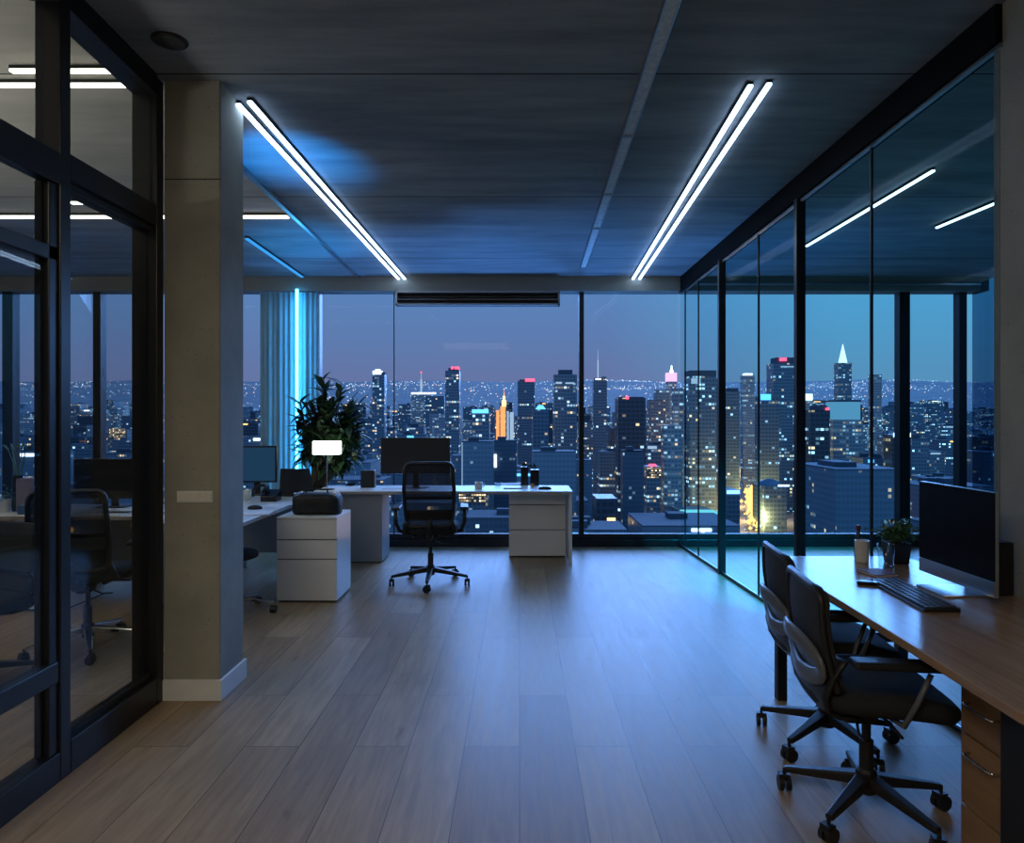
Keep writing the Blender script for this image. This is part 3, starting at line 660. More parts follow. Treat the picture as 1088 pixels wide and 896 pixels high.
for i in range(34):
    a = R.uniform(0, 2*PI); e = R.uniform(.15, 1.35); d_ = Vector((math.cos(a)*math.cos(e), math.sin(a)*math.cos(e), math.sin(e)))
    L_ = R.uniform(.05, .125)*(.85+.4*math.cos(e)); tip = Vector((0, 0, .1))+d_*L_+Vector((0, 0, .02))
    stm.tube([(d_.x*.01, d_.y*.01, .1), tip*.6+Vector((0, 0, .045)), tip], .0016, 4)
    for k in range(9):
        dd = Vector((R.gauss(0, 1), R.gauss(0, 1), R.gauss(.3, .8))); s_ = R.uniform(.35, 1)
        leafmesh(lf, Vector((0, 0, .1)).lerp(tip, s_), dd, R.uniform(.022, .04), R.uniform(.014, .02), .3, R)
lf.build('leaves', M_leaf2, pp); stm.build('stems', M_leaf2, pp)

# ---------------------------------------------------------------- back desk
bd = thing('white_desk', 'long white desk standing in front of the back window', 'desk', (-.78, 7.3, 0))
lbox(bd, (-2.08, 7.0, .70), (.535, 7.62, .73), 'desktop', M_lam, .003)
lbox(bd, (-2.08, 6.997, .701), (.535, 7.001, .726), 'edge_band', M_lamedge, 0)
lbox(bd, (.50, 7.02, 0), (.53, 7.60, .70), 'side_panel', M_lam, .002)
lbox(bd, (-2.0, 7.04, .012), (-1.39, 7.44, .70), 'pedestal', M_under, .003)
lbox(bd, (-1.98, 7.06, 0), (-1.41, 7.42, .012), 'plinth', M_gap, 0)
def drawers(name, label, x0, x1, y0, y1, h, seams, mat=M_lam):
    o = thing(name, label, 'drawer unit', ((x0+x1)/2, (y0+y1)/2, 0))
    lbox(o, (x0+.01, y0+.03, 0), (x1-.01, y1-.01, .014), 'plinth', M_gap, 0)
    lbox(o, (x0, y0+.018, .014), (x1, y1, h-.018), 'body', mat, .002); lbox(o, (x0, y0, h-.018), (x1, y1, h), 'top', mat, .002)
    lbox(o, (x0+.001, y0+.0165, .015), (x1-.001, y0+.0195, h-.0185), 'seam_shade', M_gap, 0)  # dark sheet standing in for the shade between the drawer fronts
    for a_, b_ in zip(seams, seams[1:]): lbox(o, (x0, y0, a_+.004), (x1, y0+.016, b_-.004), 'drawer', mat, .0015)
    return o
drawers('drawer_unit', 'wide white drawer unit under the right end of the back desk', -.11, .485, 7.32, 7.6, .698, (.014, .29, .555, .68))
drawers('drawer_unit', 'freestanding white drawer pedestal with a black bag on top', -1.925, -1.45, 5.52, 5.98, .68, (.014, .345, .5, .662))
# monitor on the back desk
mo = thing('computer_monitor', 'wide black monitor on the back desk behind the tall mesh chair', 'monitor', ((441.5-VX)/F*7.35, 7.35, .73))
MB().box((-.365, -.015, .15), (.365, .015, .53)).build('screen', M_blk, mo, bevel=.004)
MB().box((-.2, .015, .2), (.2, .035, .44)).build('rear_shell', M_blk, mo, bevel=.01)
MB().box((-.03, .03, .01), (.03, .05, .36)).build('stand', M_blk, mo); MB().box((-.13, -.08, 0), (.13, .12, .01)).build('foot', M_blk, mo, bevel=.003)
# back desk objects
def dpt(x, y, z=.73): Y = (EYE-z)*F/(y-VY); return Vector(((x-VX)/F*Y, Y, z))
lp = thing('desk_lamp', 'desk lamp with a glowing rectangular white shade in front of the big plant', 'lamp', ((347.5-VX)/F*7.16, 7.16, .73))
MB().lathe([(.075, 0), (.075, .008), (.02, .014)], n=28).build('base', M_blk, lp)
MB().tube([(0, 0, .01), (0, 0, .46)], .006, 8).build('pole', M_chrome, lp); 
MB().box((-.138, -.045, .363), (.138, .045, .500)).build('shade', M_shade, lp, bevel=.006)
sb = thing('desk_speaker', 'square black box speaker at the left end of the back desk', 'speaker', dpt(391.5, 518))
MB().box((-.073, -.05, 0), (.073, .05, .185)).build('body', M_blk, sb, bevel=.006); MB().box((-.06, -.054, .02), (.06, -.049, .165)).build('grille', M_fab, sb)
tag(MB().lathe([(.05, 0), (.085, .025), (.08, .026), (.045, .004), (.0, .004)], n=28).build('shallow_dish', M_blkg, smooth=True, loc=dpt(374, 515.5)), 'shallow dark dish beside the black box on the back desk', 'dish')
cupm = MB().lathe([(.034, 0), (.038, .004), (.042, .07), (.038, .07), (.034, .008), (0, .008)], n=24)
cu = thing('coffee_mug', 'white mug on the back desk right of the mesh chair', 'mug', dpt(508.5, 519.5))
cupm.build('body', M_cer, cu, smooth=True); MB().tube([(.04, 0, .055), (.062, 0, .05), (.064, 0, .03), (.04, 0, .018)], .005, 6).build('handle', M_cer, cu, smooth=True)
tag(MB().lathe([(.03, 0), (.034, .003), (.036, .05), (.033, .05), (.029, .005), (0, .005)], n=20).build('small_tumbler', M_cup, smooth=True, loc=dpt(529, 517)), 'small clear tumbler between the mug and the black file holder', 'glass')
def paper(x, y, w_, h_, label, z=.73, rz=.2, n=1):
    o = tag(MB().box((-w_/2, -h_/2, 0), (w_/2, h_/2, .0015*n)).build('paper_sheet', M_paper, loc=dpt(x, y, z)), label, 'paper'); o.rotation_euler = (0, 0, rz); return o
paper(541, 514.5, .3, .21, 'white papers on the back desk behind the pen tray', n=3)
fh = thing('file_holder', 'tall black file holder with a vase on the right end of the back desk', 'file holder', dpt(563, 515.5))
fb = MB(); fb.box((-.10, -.04, 0), (-.02, .06, .20)); fb.box((.005, -.04, 0), (.10, .06, .17)); fb.build('body', M_blkg, fh, bevel=.004)
vl = MB()
for i in range(26): leafmesh(vl, Vector((R.uniform(-.07, .07), R.uniform(-.02, .03), R.uniform(.16, .21))), Vector((R.gauss(0, .6), R.gauss(0, .3), 1)), R.uniform(.04, .08), .022, .4, R)
vl.build('sprigs', M_leaf, fh)
tag(MB().lathe([(.0, 0), (.018, .005), (.024, .02), (.018, .036), (.004, .042)], n=16).build('amber_ornament', pm('amber_glaze', (.6, .28, .05), .25), smooth=True, loc=dpt(565.5, 518)), 'small amber ornament in front of the black file holder', 'ornament')
tag(MB().box((-.10, -.02, 0), (.10, .02, .01)).build('pen_tray', M_blk, bevel=.004, loc=dpt(545, 519.5)), 'narrow black pen tray on the back desk', 'tray')
ms = MB().lathe([(.034, 0), (.036, .008), (.03, .022), (.014, .03), (.001, .031)], n=24, sx=1.9, sy=1.0)
tag(ms.build('computer_mouse', M_blk, smooth=True, loc=dpt(579, 520)), 'black mouse near the right end of the back desk', 'mouse')
paper(424, 519, .30, .2, 'loose white papers under the wide monitor', rz=-.1, n=4)
paper(357, 516.5, .2, .14, 'white sheet beside the desk lamp base', rz=.4)

# ---------------------------------------------------------------- big plant
bp_ = thing('potted_plant', 'large leafy plant in a floor pot behind the left end of the back desk', 'plant', (-2.17, 7.40, 0))
bp_.location = (-2.28, 7.45, 0)
MB().lathe([(.13, 0), (.15, .02), (.185, .40), (.175, .41), (.16, .38), (0, .38)], n=32).build('pot', M_blk, bp_, smooth=False)
MB().lathe([(.155, .375), (.155, .385)], n=24).build('soil', M_soil, bp_)
tr = MB(); fo = MB(); center = Vector((.255, .03, 1.45))
for i in range(66):
    while True:
        q = Vector((R.uniform(-1, 1), R.uniform(-1, 1), R.uniform(-1, 1)))
        if q.length < 1 and not (q.z > .5 and q.x < -.3): break
    tip = center+Vector((q.x*.40, q.y*.12, q.z*.50))
    mid = Vector((.10+tip.x*.35, tip.y*.3, .75+tip.z*.12))
    tr.tube([(R.uniform(-.03, .03), R.uniform(-.03, .03), .38), mid, tip], [.012, .009, .004], 5)
    for k in range(10):
        out = (tip-center); out.y *= .5
        d_ = out.normalized()*.45+Vector((R.gauss(0, .75), R.gauss(0, .22), R.gauss(.2, .55)))
        b0 = mid.lerp(tip, R.uniform(.45, 1)); before = len(fo.bm.verts)
        leafmesh(fo, b0, d_, R.uniform(.13, .24), R.uniform(.06, .10), R.uniform(0, .5), R)
for v_ in fo.bm.verts: v_.co.y = max(-.14, min(.30, v_.co.y))
fo.build('foliage', M_leaf, bp_, smooth=True); tr.build('stems', M_bark, bp_, smooth=True)

# ---------------------------------------------------------------- left desk with side return (runs towards the windows)
ld = thing('white_desk', 'white desk reaching from behind the column towards the windows', 'desk', (-2.33, 5.8, 0))
lbox(ld, (-2.72, 4.87, .70), (-1.95, 6.88, .73), 'desktop', M_lam, .003)
lbox(ld, (-1.951, 4.87, .701), (-1.947, 6.88, .727), 'edge_band', M_lamedge, 0); lbox(ld, (-2.72, 4.867, .701), (-1.95, 4.871, .727), 'edge_band', M_lamedge, 0)
lbox(ld, (-2.68, 6.55, .20), (-1.98, 6.58, .69), 'modesty_panel', M_under, .002)
for x, y in ((-1.985, 4.90), (-2.69, 4.90), (-2.69, 6.82), (-1.985, 6.82)): lbox(ld, (x-.02, y-.02, 0), (x+.02, y+.02, .70), 'leg', M_alu)
bag = thing('laptop_bag', 'rounded black leather bag lying on the white drawer pedestal', 'bag', (-1.655, 5.72, .68))
secs = []
for x, k in ((-.19, .55), (-.178, .85), (-.12, 1), (.10, 1), (.16, .9), (.185, .6)):
    ring = []
    for j in range(20):
        a = 2*PI*j/20; e = .55; cy, sz_ = math.cos(a), math.sin(a)
        ring.append((x, .12*k*abs(cy)**e*(1 if cy > 0 else -1), .088+.088*k*abs(sz_)**e*(1 if sz_ > 0 else -1) if sz_ > 0 else .088*(1-abs(sz_)**e)+.002))
    secs.append(ring)
MB().loft(secs).build('body', M_leather, bag, smooth=True)
MB().tube([(-.09, -.02, .17), (-.08, -.03, .20), (0, -.035, .205), (.08, -.03, .20), (.09, -.02, .17)], .007, 8).build('handle', M_leather, bag, smooth=True)
for s in (-.16, .15): MB().box((s-.012, -.09, .12), (s+.012, .09, .178)).build('buckle', M_chrome, bag, bevel=.004)
lap = thing('laptop', 'black laptop standing open with its lid towards the viewer', 'laptop', dpt(316, 527.5), 0)
MB().box((-.15, -.02, 0), (.15, .19, .015)).build('base', M_blk, lap, bevel=.004)
MB().hexa([(-.165, -.028, .012), (.165, -.028, .012), (.165, -.02, .012), (-.165, -.02, .012), (-.135, -.075, .265), (.135, -.075, .265), (.135, -.066, .265), (-.135, -.066, .265)]).build('lid', M_blk, lap, bevel=.004)
mon2 = thing('computer_monitor', 'thin-framed monitor with painted blue-grey reflection on the left desk beside the column', 'monitor', dpt(276, 526), math.radians(0))
q = mon2.location; Yq = q.y
MB().box((-.24, -.012, .12), (.165, .012, .47)).build('bezel', M_blk, mon2, bevel=.004)
MB().box((-.225, -.0145, .135), (.15, -.0115, .455)).build('screen', em('painted_screen_reflection', (.02, .07, .15), .6), mon2)  # weak emission standing in for the blue reflection on the screen
MB().box((-.06, .01, 0), (-.0, .03, .3)).build('stand', M_blk, mon2); MB().box((-.12, -.06, 0), (.08, .08, .01)).build('foot', M_blk, mon2)
ph = thing('desk_phone', 'black desk phone with a raised handset on the left desk', 'phone', dpt(288, 532.5))
MB().hexa([(-.07, -.07, 0), (.07, -.07, 0), (.07, .07, 0), (-.07, .07, 0), (-.07, -.07, .05), (.07, -.07, .05), (.07, .07, .10), (-.07, .07, .10)]).build('body', M_blkg, ph, bevel=.006)
MB().tube([(-.05, -.05, .085), (-.05, 0, .115), (-.05, .05, .12)], [.02, .013, .02], 8).build('handset', M_blk, ph, smooth=True)
mg = MB().lathe([(.035, 0), (.04, .004), (.042, .085), (.038, .085), (.034, .008), (0, .008)], n=24)
tag(mg.build('white_cup', M_cer, smooth=True, loc=dpt(262, 531)), 'white cup on the left desk right beside the column edge', 'cup')
hp = MB().tube([(math.cos(a)*.075-.0, math.sin(a)*.03, .05+.055*math.sin(a)) for a in [PI*i/10 for i in range(11)]], .013, 8)
hdp = thing('headphones', 'black headphones lying on the left desk by the white cup', 'headphones', dpt(277, 528))
hp.build('headband', M_blk, hdp, smooth=True)
for s in (-1, 1): MB().cyl((s*.075, 0, .035), .034, .03, 'X', 18).build('ear_cup', M_blk, hdp, bevel=.006)
tag(MB().lathe([(.034, 0), (.036, .008), (.03, .022), (.014, .03), (.001, .031)], n=24, sx=1.7, sy=1.1).build('computer_mouse', M_blk, smooth=True, loc=dpt(271, 541)), 'black mouse near the front edge of the left desk by the column', 'mouse')
o = paper(268, 546, .28, .2, 'white sheets at the near corner of the left desk', rz=.15, n=5)
o = paper(300, 536, .25, .18, 'white sheet between the phone and laptop on the left desk', rz=.5, n=1)

# ---------------------------------------------------------------- left office desk (behind the partition)
ed = thing('white_desk', 'white desk with papers seen through the left glass partition', 'desk', (-3.6, 5.6, 0))
lbox(ed, (-5.2, 5.22, .70), (-2.80, 5.95, .73), 'desktop', M_lam, .003); lbox(ed, (-5.2, 5.217, .701), (-2.8, 5.221, .727), 'edge_band', M_lamedge, 0)
lbox(ed, (-2.84, 5.25, 0), (-2.81, 5.93, .70), 'side_panel', M_lam, .002); lbox(ed, (-3.62, 5.86, .10), (-2.84, 5.89, .69), 'modesty_panel', M_under, .002)
drawers('drawer_unit', 'tall stack of pale drawers under the desk at the far left', -3.82, -3.45, 5.27, 5.8, .698, (.014, .13, .26, .39, .52, .68))
drawers('drawer_unit', 'honey-coloured wooden drawer unit at the left edge', -4.25, -3.83, 5.27, 5.8, .698, (.014, .35, .68), M_orange)
def lpt(x, Y, z=.73): return Vector(((x-VX)/F*Y, Y, z))
m3 = thing('computer_monitor', 'wide dark monitor behind the left glass partition', 'monitor', lpt(121, 5.75))
MB().box((-.325, -.015, .07), (.325, .015, .40)).build('screen', M_blkg, m3, bevel=.004); MB().box((-.03, .015, .005), (.03, .035, .3)).build('stand', M_blk, m3); MB().box((-.12, -.06, 0), (.12, .1, .01)).build('foot', M_blk, m3)
for i, (x, Y, ww, lab) in enumerate(((132, 5.42, .34, 'open white papers in front of the left monitor'), (118, 5.33, .26, 'white printed sheet by the chair at the left monitor'))):
    o = tag(MB().box((-ww/2, -.1, 0), (ww/2, .1, .008)).build('paper_stack', M_paper, loc=lpt(x, Y)), lab, 'paper')
va = thing('flower_vase', 'tall dark vase with thin flower stems at the far left desk', 'vase', lpt(19, 5.5))
MB().lathe([(.035, 0), (.042, .005), (.042, .27), (.036, .28), (.034, .26), (0, .26)], n=20).build('body', M_blkg, va, smooth=True)
fs = MB()
for i in range(7):
    a = R.uniform(-.12, .12); fs.tube([(0, 0, .2), (a*.4, R.uniform(-.02, .02), .38), (a, R.uniform(-.04, .04), .46+R.uniform(0, .08))], .003, 5); leafmesh(fs, Vector((a, 0, .48)), Vector((a, 0, .1)), .07, .02, .2, R)
fs.build('stems', M_leaf2, va)
tag(MB().box((-.065, -.1, 0), (.065, .1, .26)).build('storage_box', M_lilac, bevel=.004, loc=lpt(35, 5.55)), 'lilac-grey upright box beside the dark vase', 'box')
tag(MB().box((-.075, -.06, 0), (.075, .06, .07)).build('storage_box', M_blue, bevel=.006, loc=lpt(34.5, 5.35)), 'low blue box in front of the lilac box', 'box')
bw = thing('flower_pot', 'small pot of tiny flowers at the left picture edge', 'plant', lpt(5, 5.45))
MB().lathe([(.035, 0), (.05, .10), (.045, .10), (0, .09)], n=18).build('pot', M_cer, bw)
fm = MB()
for i in range(60): leafmesh(fm, Vector((R.gauss(0, .03), R.gauss(0, .03), .10+abs(R.gauss(0, .04)))), Vector((R.gauss(0, 1), R.gauss(0, 1), R.gauss(.5, .7))), .03, .016, .3, R)
fm.build('leaves', M_leaf2, bw)

exec_city = True
# ================================================================ CITY
GZ = -100.0
def ground(x, Y):
    if Y < 800: return GZ
    s = (Y-800); k = GZ+.0805*max(0, s-500)+.00003*min(s, 500)**2*.5*0
    k += (14*noise.noise(Vector((x/900, Y/900, 0)))+5*noise.noise(Vector((x/300, Y/300, 3))))*min(1, s/900)
    if Y > 6500: k += 40*noise.noise(Vector((x/1500, 1, 0)))
    return k
XS = [-7600+i*180 for i in range(86)]; YS = [60, 200, 400, 600, 800, 1000, 1200, 1400, 1650, 1900, 2200, 2500, 2900, 3300, 3800, 4300, 4900, 5500, 6100, 6700, 7200, 7600]
tm = MB(); V = [[tm.bm.verts.new((x*(.25+.75*Y/7600), Y, ground(x*(.25+.75*Y/7600), Y))) for x in XS] for Y in YS]
for a_, b_ in zip(V, V[1:]):
    for j in range(len(XS)-1): tm.bm.faces.new((a_[j], a_[j+1], b_[j+1], b_[j]))
struct('terrain', tm, pm('city_ground', (.32, .33, .37), .9, scale=.01, var=.4), 'dark city ground rising to far hills', smooth=True)

FA = [facade('facade_cool', (.22, .34, .44), .13, .3, 1.5), facade('facade_sparse', (.17, .28, .38), .05, .3, 1.6, 3.4, 3.8),
      facade('facade_warm', (.26, .32, .40), .12, .6, 1.3, 2.6, 3.3), facade('facade_bands', (.24, .38, .50), .06, .15, .9, 4.5, 3.6, .2),
      facade('facade_dark', (.07, .11, .16), .05, .35, 1.5, 4.0, 4.0, .03), facade('facade_pale', (.42, .52, .60), .2, .2, .8, 2.8, 3.4, .1),
      facade('facade_near', (.20, .32, .42), .045, .4, 1.3, 2.0, 3.0, .01), facade('facade_near_dark', (.11, .19, .27), .03, .4, 1.4, 2.2, 3.0, .015), facade('facade_near_band', (.26, .42, .54), .04, .3, .8, 2.4, 3.2, .06)]
M_roof = pm('roof_felt', (.10, .15, .21), .8, scale=.1)
M_ared = em('beacon_red', (1, .06, .12), 4, False); M_awhite = em('crown_white', (.75, .85, 1), 3, False); M_acyan = em('sign_blue', (.12, .5, 1), 2.2, False)
M_awarm = em('flood_orange', (1, .36, .12), 1.5, False); M_agold = em('flood_gold', (1, .62, .25), 2.6, False); M_gwin = facade('gold_windows', (.3, .25, .2), .62, .97, 2.4, 1.6, 1.8, .3); M_apink = em('flood_pink', (.85, .45, .9), 1.6, False)
M_alow = em('flood_pale', (.45, .62, .85), .9, False); M_aspire = em('spire_white', (.7, .95, 1), 1.6, False); M_street = em('street_amber', (1, .45, .12), 3, False)
LM = []   # landmarks (x px, name)
used = []
def bpos(x0, x1, D): return (x0-VX)/F*D, (x1-VX)/F*D
def zt(y, D): return EYE+(VY-y)/F*D
def building(label, x0, x1, ytop, D, fac, dep=None, name='tower', cat='building', group=None):
    a_, b_ = bpos(x0, x1, D); wd = b_-a_; dep = dep or wd*.9; g_ = ground((a_+b_)/2, D)-6; top = zt(ytop, D)
    o = thing(name, label, cat, ((a_+b_)/2, D+dep/2, g_), 0, group)
    MB().box((-wd/2, -dep/2, 0), (wd/2, dep/2, top-g_)).build('shaft', FA[fac], o)
    if fac >= 6: MB().box((-wd/2, -dep/2, top-g_), (wd/2, dep/2, top-g_+.7)).box((-wd*.3, -dep*.2, top-g_+.7), (wd*.05, dep*.2, top-g_+3)).build('roof_block', M_roof, o)
    used.append((a_-4, b_+4, D-4, D+dep+4)); return o, wd, dep, top-g_
def add(o, name, mb, mat): return mb.build(name, mat, o)
H = lambda y0, y1, D: (y1-y0)/F*D
# 1 crown-lit tower left
o, w_, d_, h_ = building('slim tower with a glowing white crown, just right of the big plant', 395.5, 408.5, 398, 900, 0)
add(o, 'crown', MB().box((-w_*.5, -d_*.3, h_), (w_*.2, d_*.3, h_+5)).box((-w_*.3, -d_*.2, h_+5), (w_*.05, d_*.2, h_+7)), M_awhite)
add(o, 'roof_block', MB().box((w_*.22, -d_*.4, h_), (w_*.5, d_*.4, h_+3)), M_roof)
# 2 red-beacon residential tower
o, w_, d_, h_ = building('tall slim tower with red rooftop beacons, above the mesh chair', 473, 488, 394, 850, 0)
add(o, 'roof_block', MB().box((-w_*.3, -d_*.3, h_), (w_*.42, d_*.3, h_+3.5)), M_roof)
add(o, 'beacon', MB().box((-w_*.1, -d_*.32, h_+2), (w_*.05, d_*.32, h_+5)).box((w_*.15, -d_*.32, h_+2), (w_*.45, d_*.32, h_+5)), M_ared)
# 3
o, w_, d_, h_ = building('mid-height tower with a red strip along its top, right of the orange floodlit tower', 550, 568, 405, 1000, 1)
add(o, 'beacon', MB().box((-w_*.05, -d_*.5, h_-1), (w_*.5, d_*.2, h_+3.5)), M_ared); add(o, 'roof_block', MB().box((-w_*.4, -d_*.3, h_), (-w_*.05, d_*.3, h_+2.5)), M_roof)
# 4 orange floodlit tower
D = 780
o, w_, d_, h_ = building('orange floodlit stepped tower with a bright gold lantern top', 530.5, 538, 432, D, 2)
add(o, 'lit_wing', MB().box((-7*D/F, -3, 0), (-3.5*D/F, 8, h_-H(432, 436, D))), M_awarm)
add(o, 'lit_face', MB().box((-2.6*D/F, -d_/2-1.2, 20), (2.8*D/F, -d_/2-.3, h_)), M_awarm)
add(o, 'lit_wing', MB().box((4.4*D/F, -3, 20), (6.3*D/F, 6, h_-H(432, 437, D))).box((7.5*D/F, -3, 20), (11.5*D/F, 6, h_-H(432, 438, D))), M_alow)
add(o, 'body', MB().box((-8.5*D/F, -1.5, 0), (12.4*D/F, 12, h_-H(432, 438, D))), FA[2])
add(o, 'lantern', MB().lathe([(2.4, 0), (2.8, 4), (2.2, 7), (1.0, 8)], (1.2*D/F, 0, h_), 10), M_agold)
add(o, 'upper_lantern', MB().lathe([(1.2, 8), (1.6, 10), (1.0, 12)], (1.2*D/F, 0, h_), 8), M_agold)
add(o, 'spire', MB().lathe([(.6, 12), (.15, 19)], (1.2*D/F, 0, h_), 6), M_awarm)
# 5 big dark tower
o, w_, d_, h_ = building('broad dark tower with a set-back top, immediately left of the window mullion', 588.5, 613, 398, 700, 0)
add(o, 'roof_block', MB().box((-w_*.28, -d_*.3, h_), (w_*.32, d_*.3, h_+5)), M_roof); add(o, 'lit_floor', MB().box((-w_*.42, -d_/2-.4, h_-9.5), (-w_*.15, -d_/2, h_-7.5)).box((0, -d_/2-.4, h_-9.5), (w_*.38, -d_/2, h_-8)), M_alow)
# 6 spire tower
o, w_, d_, h_ = building('rounded tower carrying a tall white mast, right of the window mullion', 631, 645, 404, 900, 1)
add(o, 'crown', MB().box((-w_*.42, -d_*.4, h_), (w_*.2, d_*.4, h_+3)), M_roof); add(o, 'crown', MB().box((w_*.12, -d_*.4, h_), (w_*.45, d_*.4, h_+4.5)), FA[1])
add(o, 'crown_light', MB().box((-w_*.38, -d_*.5, h_+.5), (w_*.05, -d_*.42, h_+2)), M_awhite)
add(o, 'mast', MB().lathe([(.9, 0), (.8, 24), (.35, 25), (.2, 38)], (-w_*.14, 0, h_+2), 8), M_alow)
# 7 black slab
o, w_, d_, h_ = building('wide black slab tower with one red beacon, right of the mast tower', 657, 686, 423, 620, 4)
add(o, 'beacon', MB().box((-w_*.22, -d_*.5-.5, h_-1), (-w_*.12, -d_*.4, h_+1.5)), M_ared); add(o, 'roof_block', MB().box((-w_*.45, -d_*.4, h_), (w_*.45, d_*.4, h_+1)), M_roof)
# 8 pink spire tower
D = 1000
o, w_, d_, h_ = building('pink and white floodlit tower with a pointed cap beside the glass wall corner', 709, 719, 396.5, D, 5)
add(o, 'lit_top', MB().box((-w_*.5-.3, -d_/2-.4, h_-12), (w_*.5+.3, d_/2, h_+.5)), M_apink)
add(o, 'cap', MB().lathe([(3, 0), (2.6, 4), (1.2, 6), (1.1, 10), (.3, 12)], (w_*.05, 0, h_), 8), M_awhite)
# 9
o, w_, d_, h_ = building('broad flat-topped tower crossed by a glass joint, left of the first thick glass post', 733, 761, 394, 640, 0)
add(o, 'roof_block', MB().box((-w_*.505, -d_*.51, h_-5), (w_*.505, d_*.5, h_+.3)), M_roof); add(o, 'lit_floor', MB().box((-w_*.45, -d_/2-.4, h_-12), (-w_*.1, -d_/2, h_-7)), M_alow)
o, w_, d_, h_ = building('low dark annex beside the broad flat-topped tower', 761.5, 771, 402, 650, 1)
# 12
o, w_, d_, h_ = building('slim pale-lit tower between the two glass joints beyond the first thick post', 790, 802, 399, 950, 5)
add(o, 'crown', MB().box((-w_*.35, -d_*.3, h_), (w_*.35, d_*.3, h_+3)), M_awhite)
o, w_, d_, h_ = building('dark tower with a stepped roof right of the first thick glass post', 771.5, 786, 416, 800, 1)
add(o, 'roof_block', MB().box((-w_*.3, -d_*.3, h_), (w_*.45, d_*.3, h_+4)), M_roof)
# 10
o, w_, d_, h_ = building('high tower with a red rooftop sign, left of the second thick glass post', 822, 846, 386, 760, 0)
add(o, 'roof_block', MB().box((-w_*.35, -d_*.4, h_), (w_*.5, d_*.4, h_+6.5)), M_roof); add(o, 'rooftop_sign', MB().box((-w_*.22, -d_*.5, h_+2.5), (w_*.08, -d_*.42, h_+6)), M_ared)
add(o, 'lit_floor', MB().box((-w_*.2, -d_/2-.4, h_-4.5), (w_*.4, -d_/2, h_-3.3)), M_alow)
o, w_, d_, h_ = building('low tower with a blue rooftop sign in front of the red-sign tower', 808, 828, 421, 700, 1)
add(o, 'rooftop_sign', MB().box((-w_*.5, -d_*.5-.4, h_-4), (w_*.05, -d_*.5, h_+2)), M_acyan)
# 11 pyramid
D = 1050
o, w_, d_, h_ = building('tall tower ending in a luminous white pyramid spire', 891.5, 905, 386, D, 0)
add(o, 'roof_block', MB().box((-w_*.5, -d_*.5, h_-1), (w_*.5, d_*.5, h_+.6)), M_roof)
q_ = H(364, 385, D)
add(o, 'spire', MB().loft([[(-5, -5, h_), (5, -5, h_), (5, 5, h_), (-5, 5, h_)], [(-.3, -.3, h_+q_), (.3, -.3, h_+q_), (.3, .3, h_+q_), (-.3, .3, h_+q_)]]), M_aspire)
# 13 wide pale
D = 620
o, w_, d_, h_ = building('wide pale office block with a glowing blue-white upper storey below the pyramid tower', 885, 917, 446, D, 5)
add(o, 'lit_storey', MB().box((-w_*.42, -d_*.3, h_), (w_*.5, d_*.3, h_+H(427, 446, D))), em('storey_glow', (.16, .45, .72), .75, False))
add(o, 'roof_block', MB().box((-w_*.5, -d_*.35, h_+H(427, 446, D)), (w_*.5, d_*.35, h_+H(425, 446, D))), M_roof)
o, w_, d_, h_ = building('pale slender tower between the glass joint and the far window mullion', 927, 937, 399, 900, 5)
add(o, 'roof_block', MB().box((-w_*.5, -d_*.5, h_), (w_*.5, d_*.5, h_+1)), M_roof)
o, w_, d_, h_ = building('dark hunched block with a red light left of the wide pale office block', 861, 882, 436, 600, 4)
add(o, 'roof_block', MB().box((-w_*.2, -d_*.4, h_), (w_*.4, d_*.4, h_+4)), M_roof); add(o, 'beacon', MB().box((w_*.3, -d_*.5, h_), (w_*.45, -d_*.4, h_+2)), M_ared)
# others centre
o, w_, d_, h_ = building('dark square tower with a blue edge light, left of the orange floodlit tower', 501.5, 520, 438, 640, 0)
add(o, 'rooftop_sign', MB().box((-w_*.5, -d_*.5-.4, h_-1), (w_*.45, -d_*.5, h_+2.5)), M_acyan)
o, w_, d_, h_ = building('blue-crowned dark tower in front of the broad dark tower', 566, 583, 435, 650, 1)
add(o, 'crown', MB().loft([[(-5, -5, h_), (5, -5, h_), (5, 5, h_), (-5, 5, h_)], [(-2, -2, h_+4), (2, -2, h_+4), (2, 2, h_+4), (-2, 2, h_+4)]]), M_acyan)
o, w_, d_, h_ = building('rooftop block with a blue corner light under the orange tower', 523, 549, 469, 480, 7)
add(o, 'lamp_post', MB().box((-w_*.5-1, -d_/2, h_-14), (-w_*.5, -d_/2+.8, h_)), M_awhite)
add(o, 'rooftop_sign', MB().box((-w_*.5-5, -d_/2-1, h_-18), (-w_*.5+3, -d_/2-.2, h_-9)), M_awhite)
o, w_, d_, h_ = building('ribbed grey office slab just behind the black file holder', 566, 612, 481, 420, 8)
o, w_, d_, h_ = building('glassy low tower with outlined corner behind the white mug', 490, 524, 470, 460, 8)
add(o, 'corner_light', MB().box((-w_*.48, -d_/2-.4, h_-40), (-w_*.46, -d_/2, h_)), M_alow)
o, w_, d_, h_ = building('mid-rise block with outlined top seen between the black slab and the glass wall', 706, 725, 452, 560, 5)
o, w_, d_, h_ = building('dark mid-rise block topped by a thin blue roof right under the black slab', 662, 684, 480, 430, 7)
add(o, 'roof_deck', MB().box((-w_*.5, -d_*.5, h_), (w_*.5, d_*.5, h_+.6)), pm('blue_roof', (.14, .3, .5), .6))
o, w_, d_, h_ = building('dark stepped block next to the black slab on its right', 690, 708, 425, 760, 2)
o, w_, d_, h_ = building('teal-lit crown block left of the pink floodlit tower', 697, 712, 414, 900, 3)
o, w_, d_, h_ = building('pale leaning-top glass tower at the glass wall corner', 716, 727, 413, 640, 3)
o, w_, d_, h_ = building('flat building floodlit gold, low between the mullion and glass wall', 687, 702, 496, 560, 2, dep=20)
